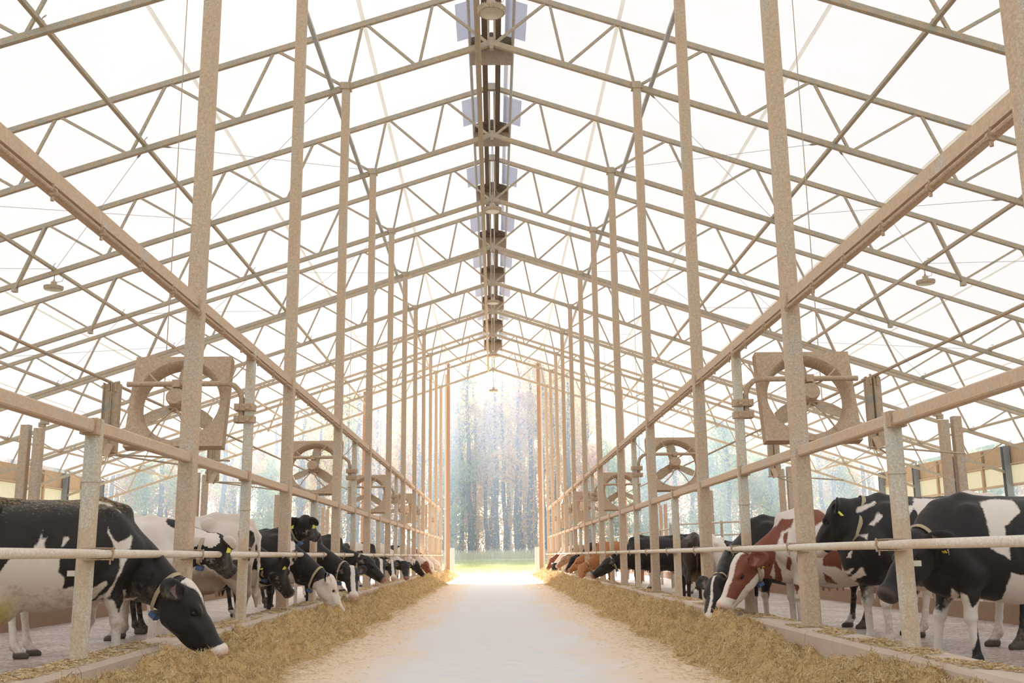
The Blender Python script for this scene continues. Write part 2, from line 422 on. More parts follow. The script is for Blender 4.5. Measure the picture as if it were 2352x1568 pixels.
# ---------- cross bracing cables
def cable(a, b, label, grp, r=.0055):
    c = MB(); c.tube([a, b], r, 5)
    o = tag(c.build('brace_cable', M['cable']), label, 'cable', grp)
    d = (Vector(b) - Vector(a)).normalized()
    t_ = MB(); p = Vector(a) + d * .25; t_.tube([p, p + d*.08, p + d*.3, p + d*.38], [.008, .025, .025, .008], 6); t_.build('turnbuckle', M['cable'], o)
for i, k in enumerate((3, 5, 7, 9)):
    ya, yb = YK[k], YK[k+1]
    for s, w_ in ((-1, 'left'), (1, 'right')):
        for (xa, xb) in ((3.4, 7.7), (7.7, 11.8), (11.8, 16)):
            cable((s*xa, ya, zlow(xa)+.1), (s*xb, yb, zlow(xb)+.1), 'thin slanting brace cable under the %s roof slope behind the %s truss' % (w_, ORD[k]), 'slanting brace cables, %s slope, %s bay' % (w_, ORD[k]))
            cable((s*xb, ya, zlow(xb)+.1), (s*xa, yb, zlow(xa)+.1), 'thin slanting brace cable under the %s roof slope behind the %s truss' % (w_, ORD[k]), 'slanting brace cables, %s slope, %s bay' % (w_, ORD[k]))

# ---------- tall columns
cm = MB(); cm.beam((0, 0, .33), (0, 0, zlow(XP)-.06), .17, .17, (0, 1, 0)); colmesh = cm.mesh('column_shaft', M['column'])
pm = MB(); pm.box((0, 0, zlow(XP)-.05), (.24, .22, .03)); pm.box((-.02, -.1, zlow(XP)+.02), (.2, .02, .14)); pmesh = pm.mesh('cap_plate', M['steel'])
bm_ = MB(); bm_.box((0, 0, .345), (.26, .26, .02)); bmesh_ = bm_.mesh('base_plate', M['steel'])
for s, w_ in ((-1, 'left'), (1, 'right')):
    for i, y in enumerate(YK):
        o = tag(link_new('steel_column', colmesh), 'tall square dusty steel column in the %s feed row, %s from camera' % (w_, ORD[i]), 'column', 'tall columns of the %s feed row' % w_)
        o.location = (s*XP, y, 0)
        link_new('cap_plate', pmesh, o); link_new('base_plate', bmesh_, o)
# end frame
for s, w_ in ((-1, 'left'), (1, 'right')):
    for x, q in ((2.85, 'inner'), (8.1, 'middle'), (19.5, 'outer')):
        c = MB(); y = YEND + .45
        c.box((s*x, y-.08, zup(x)/2), (.2, .016, zup(x)-.1)); c.box((s*x, y+.08, zup(x)/2), (.2, .016, zup(x)-.1)); c.box((s*x, y, zup(x)/2), (.016, .16, zup(x)-.1))
        tag(c.build('end_post', M['redsteel']), 'reddish %s gable end post on the %s side of the open far end' % (q, w_), 'post', 'reddish gable end posts')
    c = MB(); c.box((s*3.02, YEND+.5, 6.2), (.12, .12, 12.4)); tag(c.build('door_track_post', M['whitesteel']), 'slim white post beside the red post at the %s of the open far end' % w_, 'post')
    c = MB(); c.lathe([(0, 1.6), (.1, 1.6), (.14, 1.55), (.14, 0)], (s*2.62, YEND+1.0, 0), 14); tag(c.build('bollard', M['whitesteel'], None, True), 'short white bollard at the %s corner of the far doorway' % w_, 'bollard')

# ---------- short posts, rails
POSTS = [(Y0 + BAY*(k-.5), k) for k in range(-1, 11)]
lowm = MB(); lowm.beam((0, 0, .33), (0, 0, 2.235), .125, .125, (0, 1, 0), ch=.03); lowm = lowm.mesh('post_shaft', M['post'])
tallm = MB(); tallm.beam((0, 0, .33), (0, 0, 3.86), .115, .115, (0, 1, 0), ch=.012); tallm = tallm.mesh('post_shaft', M['post'])
ringm = MB(); ringm.beam((0, 0, 1.72), (0, 0, 1.735), .14, .14, (0, 1, 0), ch=.03); ringm = ringm.mesh('weld_ring', M['post'])
brkm = MB(); brkm.box((0, -.09, 2.165), (.135, .10, .13)); brkm = brkm.mesh('beam_bracket', M['cake'])
for s, w_ in ((-1, 'left'), (1, 'right')):
    n = 0
    for y, k in POSTS:
        if y < 2: continue
        tall = (k % 2 == 1)
        o = tag(link_new('tall_fence_post' if tall else 'fence_post', tallm if tall else lowm),
                ('slender fan carrying post up to the upper beam' if tall else 'short worn post ending at the lower beam') + ', %s row, %s from camera' % (w_, ORD[n//2]), 'post', '%s posts of the %s feed row' % ('fan' if tall else 'short', w_))
        o.location = (s*XP, y, 0); n += 1
        link_new('weld_ring', ringm, o); b_ = link_new('beam_bracket', brkm, o)
        if 8 < y < 9 or k in (0,):
            t_ = MB(); t_.box((s*.085, -.02, 1.0), (.085, .010, .045)); t_.build('white_tag', M['whitetag'], o)
    # lower beam
    b = MB(); b.beam((s*(XP-.0), 2, 2.165), (s*XP, YEND, 2.165), .10, .105, ch=.012)
    tag(b.build('fence_beam', M['beam']), 'lower square steel beam joining the posts of the %s feed row' % w_, 'beam')
    u = MB(); u.box((s*3.3, 33, 3.875), (.085, 62, .115)); u.box((s*3.33, 33, 3.80), (.05, 62, .03)); u.box((s*3.275, 33, 3.775), (.012, 62, .012))
    uo = tag(u.build('flange_beam', M['beam']), 'upper dust caked steel beam slung between the tall columns, %s feed row' % w_, 'beam')
    p_ = MB(); p_.tube([(s*3.245, 2, 3.755), (s*3.245, YEND, 3.755)], .02, 8)
    po = tag(p_.build('water_pipe', M['cake'], None, True), 'thin dust covered pipe clipped beneath the upper beam of the %s feed row' % w_, 'pipe')
    y = 2.4
    while y < 40:
        c = MB(); c.tube([(s*3.24, y-.02, 3.745), (s*3.24, y+.02, 3.745)], .034, 8); c.tube([(s*3.24, y, 3.71), (s*3.24, y, 3.675)], .014, 6); c.tube([(s*3.24, y, 3.77), (s*3.24, y, 3.81)], .01, 6)
        c.build('nozzle_clip', M['cake'], po, True); y += .95
    # neck rail with clamps
    r_ = MB(); r_.tube([(s*3.16, 2, 1.15), (s*3.16, YEND+.3, 1.15)], .036, 16)
    ro = tag(r_.build('neck_rail', M['rail'], None, True), 'pale rubbed neck rail pipe running along the %s feed row' % w_, 'rail')
    ys = sorted([y for y, k in POSTS if y > 2] + [y for y in YK if y > 2])
    for y in ys:
        c = MB(); yy = y + .10
        for zz in (1.15+.045, 1.15-.045): c.box((s*3.22, y+.02, zz), (.16, .24, .008))
        c.tube([(s*3.12, yy, 1.15+.055), (s*3.115, yy, 1.15), (s*3.12, yy, 1.15-.055)], .008, 6); c.tube([(s*3.16, yy-.005, 1.15), (s*3.16, yy+.012, 1.15)], .041, 14)
        c.tube([(s*3.14, yy, 1.11), (s*3.14, yy, 1.065)], .008, 6)
        c.build('rail_clamp', M['cake'], ro, True)

# ---------- fans
def make_fan():
    root = empty('box_fan')          # origin at post, fan to +x, facing -y ; z absolute
    tilt = Matrix.Rotation(R(-14), 3, 'X')
    C = Vector((.96, 0.02, 3.19))
    def T(v): return C + tilt @ Vector(v)
    S, r0, dep = .65, .555, .17
    h = MB(); n = 64; vs = []
    # housing: square plate with round hole + venturi + square skirt
    def sq(a):
        c, s = math.cos(a), math.sin(a); k = S / max(abs(c), abs(s)); return c*k, s*k
    rings = []
    for fn in (lambda a: (*sq(a), dep), lambda a: (*sq(a), 0), lambda a: (math.cos(a)*(r0+.035), math.sin(a)*(r0+.035), 0), lambda a: (math.cos(a)*r0, math.sin(a)*r0, .03), lambda a: (math.cos(a)*(r0-.03), math.sin(a)*(r0-.03), .12), lambda a: (math.cos(a)*(r0-.03), math.sin(a)*(r0-.03), .21),
               lambda a: (math.cos(a)*(r0-.022), math.sin(a)*(r0-.022), .21), lambda a: (math.cos(a)*(r0+.01), math.sin(a)*(r0+.01), .03), lambda a: (*[q*.985 for q in sq(a)], .01), lambda a: (*[q*.985 for q in sq(a)], dep)):
        ring = []
        for i in range(n):
            a = 2*math.pi*i/n
            x, z, y = fn(a); ring.append(T((x, y, z)))
        rings.append(ring)
    for rg in rings: vs += rg
    h.add(vs, [(i*n+k, i*n+(k+1) % n, ((i+1) % len(rings))*n+(k+1) % n, ((i+1) % len(rings))*n+k) for i in range(len(rings)) for k in range(n)])
    h.build('housing', M['cake'], root, True)
    mt = MB(); rot = tilt @ Matrix.Rotation(R(90), 3, 'X')
    mt.lathe([(0, .16), (.05, .16), (.055, .155), (.11, .15), (.125, .13), (.125, -.06), (.11, -.08), (0, -.08)], T((0, -.02, 0)), 20, rot)
    mo = mt.build('motor', M['cake'], root, True)
    mb = MB(); mb.box(T((0, .0, -.12)), (.22, .12, .02), tilt); mb.box(T((-.1, .03, -.07)), (.015, .1, .12), tilt); mb.box(T((.1, .03, -.07)), (.015, .1, .12), tilt); mb.build('motor_bracket', M['cake'], mo)
    for k in range(3):
        a = R(95 + 120*k); bl = MB(); d = Vector((math.cos(a), 0, math.sin(a))); t = Vector((-math.sin(a), 0, math.cos(a)))
        vs = []
        for rr, wd in ((.07, .07), (.2, .085), (.38, .10), (.51, .085)):
            for q in (-1, 1):
                for dy in (0, .008): vs.append(T(d*rr + t*q*wd + Vector((0, .13 + q*.045*(1-.4*rr) + dy, 0))))
        fs = []
        for i in range(3):
            o = i*4; fs += [(o, o+4, o+6, o+2), (o+1, o+3, o+7, o+5), (o, o+1, o+5, o+4), (o+2, o+6, o+7, o+3)]
        fs += [(0, 2, 3, 1), (12, 13, 15, 14)]
        bl.add(vs, fs); bl.build('fan_blade', M['steel'], root)
    for k, (a0, a1) in enumerate(((118, 100), (42, 70), (-58, -95), (-122, -80), )):
        q = MB(); A = T((math.cos(R(a0))*.6, -.01, math.sin(R(a0))*.6)); B = T((math.cos(R(a1))*.1, -.06, math.sin(R(a1))*.1))
        mid = (A+B)/2 + Vector((.03, -.05, -.02)); q.tube([A, mid, B], .013, 7); q.build('support_rod', M['cake'], root, True)
    ar = MB(); z = 3.40
    pts = [(.10, -.02, 2.87), (.10, -.02, 3.2)] + [(.10+.2*(1-math.cos(R(a))), -.02-.06*math.sin(R(a)), 3.2+.2*math.sin(R(a))) for a in (30, 60, 80)] + [(.34, -.08, z), (1.62, -.08, z)]
    ar.tube(pts, .036, 12); ao = ar.build('mounting_arm', M['cake'], root, True)
    for z_ in (2.92, 3.08):
        c = MB(); c.box((.05, -.02, z_), (.26, .17, .09)); c.box((.0, -.115, z_), (.05, .03, .06)); c.box((.13, -.115, z_), (.03, .03, .07)); c.build('arm_clamp', M['cake'], ao)
    jc = MB(); jc.box((.96, -.08, z), (.1, .12, .1)); jc.build('arm_clamp', M['cake'], ao)
    cb = MB(); cb.tube([(.02, -.09, 3.72), (.08, -.12, 3.6), (.16, -.14, 3.5), (.26, -.12, 3.42)], .008, 6)
    cb.box((-.02, -.08, 3.76), (.09, .09, .09)); cb.build('power_cable', M['cake'], root)
    return root
fan_y = [y for y, k in POSTS if k % 2 == 1 and y > 2]
fan0 = None
for s, w_ in ((-1, 'left'), (1, 'right')):
    for i, y in enumerate(fan_y):
        if fan0 is None: fan0 = make_fan(); f_ = fan0
        else: f_ = copy_tree(fan0)
        f_.location = (s*XP, y, 0); f_.scale = (s, 1, 1)
        tag(f_, 'dust caked square box fan beside its post, %s feed row, %s from the camera' % (w_, ORD[i]), 'fan', 'box fans over the cows')

# ---------- lamps
def make_lamp(chain):
    root = empty('high_bay_lamp')
    b = MB(); b.lathe([(0, .17), (.07, .17), (.08, .15), (.08, .07), (.19, .055), (.235, .02), (.245, -.02), (.23, -.05), (.20, -.055)], (0, 0, 0), 28)
    for k in range(36):
        a = 2*math.pi*k/36; b.box((.215*math.cos(a), .215*math.sin(a), .01), (.07, .012, .07), Matrix.Rotation(a, 3, 'Z'))
    b.build('housing', M['lampmetal'], root, True)
    l = MB(); l.lathe([(.205, -.053), (.17, -.06), (.0, -.062)], (0, 0, 0), 28); l.build('lens', M['lampglass'], root, True)
    h = MB(); h.tube([(0, 0, .17), (0, 0, chain)], .012, 6); h.tube([(0, 0, .17), (.03, 0, .2), (0, 0, .24), (-.03, 0, .2), (0, 0, .17)], .008, 6); h.build('hanger', M['cable'], root, True)
    c = MB(); c.tube([(.05, 0, .15), (.2, .05, .2), (.24, .02, .38), (.1, 0, min(.55, chain-.02)), (0, 0, chain-.0)], .007, 6); c.build('cord', M['cable'], root, True)
    return root
lc = zlow(0) - 10.42
l0 = None
for i, k in enumerate((1, 3, 5, 7, 9)):
    if l0 is None: l0 = make_lamp(lc); l_ = l0
    else: l_ = copy_tree(l0)
    l_.location = (0, Y0 + BAY*k, 10.42)
    tag(l_, 'round high bay lamp hanging on the centre line under the ridge, %s from the camera' % ORD[i], 'lamp', 'lamps under the ridge')
l1 = None
for s, w_ in ((-1, 'left'), (1, 'right')):
    for i, k in enumerate((3, 6, 9)):
        if l1 is None: l1 = make_lamp(.42); l_ = l1
        else: l_ = copy_tree(l1)
        l_.location = (s*11.82, Y0 + BAY*k, zlow(11.82) - .42)
        tag(l_, 'round high bay lamp hung from a truss on the %s slope, %s from the camera' % (w_, ORD[i]), 'lamp', 'lamps on the side slopes')

# ---------- hanging channels with foot arms, stall posts, gate
for s, w_ in ((-1, 'left'), (1, 'right')):
    for i, y in enumerate((14.0, 19.25)):
        e = empty('hanging_channel', (s*5.27, y, 0), 0, 'brown double channel hanging behind the fan on the %s side, %s of the two' % (w_, ('nearer', 'farther')[i]), 'channel', 'hanging channels')
        c = MB()
        for dx, wd in ((-.055, .085), (.06, .10)):
            c.box((dx, 0, 3.0), (wd, .10, .95)); c.box((dx-wd/2, -.04, 3.0), (.012, .09, .97))
        c.build('channel_web', M['steel'], e)
        c = MB(); c.tube([(-.14, -.02, 3.44), (.10, -.02, 3.5)], .02, 8); c.tube([(-.03, -.05, 3.52), (-.03, -.05, 3.38)], .018, 8); c.tube([(.06, -.05, 3.50), (.06, -.05, 3.36)], .018, 8); c.build('hanger_bolt', M['steel'], e, True)
        c = MB(); c.box((s*-.02, -.04, 2.56), (.09, .1, .17), Matrix.Rotation(R(-s*22), 3, 'Y')); c.box((0, 0, 2.5), (.24, .12, .02)); c.build('foot_plate', M['beam'], e)
        for j, dz in ((0, .0), (1, -.03)):
            c = MB(); c.tube([(s*-.05 * 0, 0, 2.51), (s*(1.5 if s > 0 else -1.5)*(1 if j == 0 else .7), .6+1.2*j, 2.46+dz)], .014, 7); c.build('side_arm', M['steel'], e, True)
    c = MB(); c.tube([(s*5.3, 3, 3.5), (s*5.3, 62, 3.5)], .022, 8)
    for y in YK[::2]: c.tube([(s*5.3, y, 3.5), (s*5.3, y, zlow(5.3))], .008, 5)
    tag(c.build('hanging_pipe', M['steel'], None, True), 'thin pipe hung from the trusses behind the %s row of fans' % w_, 'pipe')
    for i, y in enumerate((17.85, 28.3, 38.8, 49.3)):
        e = empty('stall_post', (s*8.05, y, 0), 0, 'paired brown steel stall posts standing on the %s bedding strip, %s pair from the camera' % (w_, ORD[i]), 'post', 'paired stall posts')
        for dx in (-.11, .12):
            c = MB(); c.beam((dx, 0, CF), (dx, 0, 3.36 if dx*s < 0 else 3.42), .15, .15, (0, 1, 0)); c.build('post_tube', M['column'], e)
        c = MB(); c.box((-s*.2, 0, 3.5), (.12, .1, .14)); c.box((-s*.16, 0, 3.42), (.1, .08, .08)); c.build('post_bracket', M['steel'], e)
    # stall loops rail
    c = MB(); c.tube([(s*7.55, 6, 1.22), (s*7.55, 60, 1.22)], .032, 8)
    ro = tag(c.build('stall_rail', M['rail'], None, True), 'long horizontal stall rail above the %s bedding strip' % w_, 'rail')
    yy = 6.5
    while yy < 60:
        c = MB(); c.tube([(s*7.55, yy, CF+.2), (s*7.55, yy, 1.2)], .025, 7); c.build('rail_leg', M['rail'], ro, True); yy += 1.22*2
# gates beyond the cows on the right and a short one on the left
def gate(x0, y0, x1, y1, z0, z1, bars, label, grp=None):
    e = empty('pipe_gate', (x0, y0, 0), 0, label, 'gate', grp)
    a = Vector((0, 0, 0)); b = Vector((x1-x0, y1-y0, 0)); n = max(2, int(b.length/2.5)+1)
    for i in range(bars):
        z = z0 + (z1-z0)*i/(bars-1); c = MB(); c.tube([a + Vector((0, 0, z)), b + Vector((0, 0, z))], .026, 8); c.build('gate_bar', M['rail'], e, True)
    for i in range(n+1):
        p = a.lerp(b, i/n); c = MB(); c.tube([p + Vector((0, 0, CF)), p + Vector((0, 0, z1+.05))], .04, 8); c.build('gate_post', M['post'], e, True)
gate(5.6, 33, 9.2, 27, .9, 2.0, 4, 'tan pipe gate standing behind the dark cow seen from the rear')
gate(5.8, 50, 5.8, 34, .9, 1.9, 4, 'long tan pipe fence running towards the woods on the right')
gate(-5.6, 25, -3.9, 25, 1.2, 1.62, 2, 'short tan pipe barrier behind the grazing cows on the left')

# ================================================================== COWS
class SDF:
    def __init__(s, lo, hi, h):
        s.h = h; s.lo = np.array(lo, float); n = np.ceil((np.array(hi) - s.lo) / h).astype(int) + 1
        s.ax = [s.lo[i] + h * np.arange(n[i]) for i in range(3)]
        s.F = np.full(n, .25, np.float32); s.rs = 1.0
    def _sl(s, lo, hi):
        r = []
        for i in range(3):
            a = int(max(0, math.floor((lo[i] - s.lo[i]) / s.h))); b = int(min(len(s.ax[i]), math.ceil((hi[i] - s.lo[i]) / s.h) + 1))
            if b <= a: return None
            r.append(slice(a, b))
        return tuple(r)
    def _apply(s, fn, lo, hi, k, sub=False):
        pad = k + 3 * s.h
        sl = s._sl([v - pad for v in lo], [v + pad for v in hi])
        if sl is None: return
        X = s.ax[0][sl[0]][:, None, None]; Y = s.ax[1][sl[1]][None, :, None]; Z = s.ax[2][sl[2]][None, None, :]
        d = fn(X, Y, Z).astype(np.float32); A = s.F[sl]
        if sub:
            h_ = np.clip(.5 - .5 * (A + d) / k, 0, 1); s.F[sl] = A * (1 - h_) - d * h_ + k * h_ * (1 - h_)
        else:
            h_ = np.clip(.5 + .5 * (A - d) / k, 0, 1); s.F[sl] = A * (1 - h_) + d * h_ - k * h_ * (1 - h_)
    def ell(s, c, r, k=.05, rot=None, sub=False):
        c = np.array(c, float); r = np.array(r, float) * s.rs; k = k * s.rs
        Rm = np.eye(3) if rot is None else np.array(rot)
        rm = r.max() if rot is not None else None
        lo = c - (rm if rm else r); hi = c + (rm if rm else r)
        def fn(X, Y, Z):
            x, y, z = X - c[0], Y - c[1], Z - c[2]
            q = [Rm[0][i] * x + Rm[1][i] * y + Rm[2][i] * z for i in range(3)]
            k0 = np.sqrt(sum((q[i] / r[i]) ** 2 for i in range(3))); k1 = np.sqrt(sum((q[i] / r[i] ** 2) ** 2 for i in range(3))) + 1e-6
            return k0 * (k0 - 1) / k1
        s._apply(fn, lo, hi, k, sub)
    def cone(s, a, b, ra, rb, k=.05, sq=1.0, n=None, sub=False):
        a = np.array(a, float); b = np.array(b, float); d = b - a; L2 = d @ d + 1e-9
        if n is None: n = np.cross(d, [0, 0, 1]); n = n / (np.linalg.norm(n) + 1e-9)
        n = np.array(n, float); ra, rb, k = ra * s.rs, rb * s.rs, k * s.rs; rm = max(ra, rb)
        def fn(X, Y, Z):
            x, y, z = X - a[0], Y - a[1], Z - a[2]
            t = np.clip((x * d[0] + y * d[1] + z * d[2]) / L2, 0, 1)
            x = x - t * d[0]; y = y - t * d[1]; z = z - t * d[2]
            if sq != 1.0:
                l = (x * n[0] + y * n[1] + z * n[2]) * (1 / sq - 1); x = x + n[0] * l; y = y + n[1] * l; z = z + n[2] * l
            return (np.sqrt(x * x + y * y + z * z) - (ra + (rb - ra) * t)) * min(1, (sq + 1) / 2)
        s._apply(fn, np.minimum(a, b) - rm, np.maximum(a, b) + rm, k, sub)
    def chain(s, pts, rs, k=.03, sq=1.0, n=None):
        for i in range(len(pts) - 1): s.cone(pts[i], pts[i + 1], rs[i], rs[i + 1], k, sq, n)
    def extract(s):
        F = s.F; I = F < 0; sh = np.array(F.shape) - 1
        cs = [(i, j, k) for i in (0, 1) for j in (0, 1) for k in (0, 1)]
        cnt = sum(I[i:sh[0]+i, j:sh[1]+j, k:sh[2]+k].astype(np.int8) for i, j, k in cs)
        act = (cnt > 0) & (cnt < 8); idx = -np.ones(sh, np.int64); P = np.argwhere(act); idx[act] = np.arange(len(P))
        V = np.zeros((len(P), 3)); W = np.zeros(len(P))
        for ax in range(3):
            o = [q for q in range(3) if q != ax]
            for u in (0, 1):
                for v in (0, 1):
                    A = P.copy(); A[:, o[0]] += u; A[:, o[1]] += v; B = A.copy(); B[:, ax] += 1
                    fa = F[tuple(A.T)]; fb = F[tuple(B.T)]; m_ = (fa < 0) != (fb < 0)
                    t = np.where(m_, fa / (fa - fb + 1e-12), 0); pt = A.astype(float); pt[:, ax] += t
                    V += pt * m_[:, None]; W += m_
        V = s.lo + V / W[:, None] * s.h
        quads = []
        for ax in range(3):
            o = [(ax + 1) % 3, (ax + 2) % 3]
            A = [slice(None)] * 3; B = [slice(None)] * 3; A[ax] = slice(0, -1); B[ax] = slice(1, None)
            ch = I[tuple(A)] != I[tuple(B)]
            E_ = np.argwhere(ch); E_ = E_[(E_[:, o[0]] > 0) & (E_[:, o[1]] > 0) & (E_[:, o[0]] < sh[o[0]]) & (E_[:, o[1]] < sh[o[1]])]
            ins = I[tuple(E_.T)]
            c = []
            for du, dv in ((1, 1), (0, 1), (0, 0), (1, 0)):
                q = E_.copy(); q[:, o[0]] -= du; q[:, o[1]] -= dv; c.append(idx[tuple(q.T)])
            Q = np.stack(c, 1); Q[~ins] = Q[~ins][:, ::-1]; quads.append(Q)
        Q = np.concatenate(quads); Q = Q[(Q >= 0).all(1)]
        return V, Q

def smooth_mesh(V, Q, it=2, lam=.5):
    n = len(V)
    e = np.concatenate([Q[:, [0, 1]], Q[:, [1, 2]], Q[:, [2, 3]], Q[:, [3, 0]]])
    for _ in range(it):
        for l in (lam, -lam * 1.02):
            acc = np.zeros_like(V); w_ = np.bincount(e[:, 0], minlength=n) + np.bincount(e[:, 1], minlength=n)
            for c in range(3): acc[:, c] = np.bincount(e[:, 0], V[e[:, 1], c], n) + np.bincount(e[:, 1], V[e[:, 0], c], n)
            V = V + l * (acc / np.maximum(w_, 1)[:, None] - V)
    return V

def bez(P0, P1, P2, P3, n):
    t = np.linspace(0, 1, n)[:, None]
    return (1-t)**3*P0 + 3*(1-t)**2*t*P1 + 3*(1-t)*t*t*P2 + t**3*P3

def poly_sd(P, poly):
    """signed distance (positive inside) of 2-D points to a polygon"""
    poly = np.array(poly, float); d = np.full(len(P), 1e9); ins = np.zeros(len(P), bool)
    for i in range(len(poly)):
        a, b = poly[i - 1], poly[i]; ab = b - a; t = np.clip(((P - a) @ ab) / (ab @ ab + 1e-12), 0, 1)
        d = np.minimum(d, np.linalg.norm(P - a - t[:, None] * ab, axis=1))
        c = ((a[1] > P[:, 1]) != (b[1] > P[:, 1])) & (P[:, 0] < (b[0] - a[0]) * (P[:, 1] - a[1]) / (b[1] - a[1] + 1e-12) + a[0])
        ins ^= c
    return np.where(ins, d, -d)

def vnoise(V, f, seed, oct_=2):
    o = Vector((seed * 7.13, seed * 3.7, seed * 1.9)); out = np.empty(len(V))
    fr = mnoise.noise
    for i, v in enumerate(V * f): 
        q = Vector(v) + o; a = fr(q)
        if oct_ > 1: a += .4 * fr(q * 2.3)
        out[i] = a
    return out

def hide_mat(name, dark, light, dirt=.5):
    t = NT(name)
    fine = t.noise(55, 3, .7); mid = t.noise(14, 4, .65); hair = t.noise(120, 2, .6, stretch=(.25, 1, 1))
    a = t.math('ADD', t.attr('coat'), t.math('ADD', t.math('MULTIPLY', t.math('SUBTRACT', fine, .5), .022), t.math('MULTIPLY', t.math('SUBTRACT', mid, .5), .04)))
    msk = t.ramp(t.math('ADD', t.math('MULTIPLY', a, 70), .5, True), [(0, (0, 0, 0)), (1, (1, 1, 1))])
    dk = t.mix(mid, tuple(x*.7 for x in dark), tuple(x*1.5 for x in dark)); dk = t.mix(t.math('MULTIPLY', hair, .3), dk, tuple(min(1, x*2.2+.01) for x in dark))
    lt = t.mix(mid, tuple(x*.93 for x in light), light); lt = t.mix(t.math('MULTIPLY', hair, .12), lt, tuple(x*.8 for x in light))
    c = t.mix(msk, dk, lt)
    c = t.mix(t.attr('pink'), c, t.mix(mid, (.62, .33, .27), (.80, .50, .42)))
    c = t.mix(t.attr('yellow'), c, t.mix(fine, (.46, .33, .05), (.68, .52, .14)))
    dn = t.noise(9, 6, .75)
    dm = t.math('MULTIPLY', t.ramp(t.math('ADD', t.attr('dirt'), t.math('MULTIPLY', t.math('SUBTRACT', dn, .5), 1.4)), [(.40, (0, 0, 0)), (.75, (1, 1, 1))]), .75)
    c = t.mix(dm, c, t.mix(fine, (.16, .11, .06), (.42, .31, .20)))
    bn = t.noise(38, 5, .8)
    bm = t.ramp(t.math('ADD', t.attr('dust'), t.math('MULTIPLY', t.math('SUBTRACT', bn, .5), 2.2)), [(.60, (0, 0, 0)), (.85, (1, 1, 1))])
    c = t.mix(t.math('MULTIPLY', bm, .75), c, (.42, .28, .11))
    c = t.mix(t.attr('hoof'), c, (.10, .08, .06))
    c = t.mix(t.attr('nose'), c, t.mix(fine, (.03, .022, .02), (.06, .045, .04)))
    t.col(c); t.bump(t.math('ADD', hair, t.math('MULTIPLY', mid, .8)), .22, .006)
    t.b.inputs['Sheen Weight'].default_value = .06
    return t.p(Roughness=.52, Specular_IOR_Level=.32)
HIDE = {'bw': hide_mat('black_and_white_hide', (.016, .013, .012), (.86, .76, .67)),
        'rw': hide_mat('red_and_white_hide', (.18, .055, .03), (.86, .76, .67)),
        'br': hide_mat('brown_hide', (.36, .145, .05), (.80, .66, .52)),
        'db': hide_mat('dark_brown_hide', (.034, .018, .013), (.6, .5, .42)),
        'tan': hide_mat('tan_hide', (.33, .20, .12), (.80, .66, .52))}
M['eye'] = mat_plain('dark_wet_eye', (.012, .009, .008), .12, var=0)

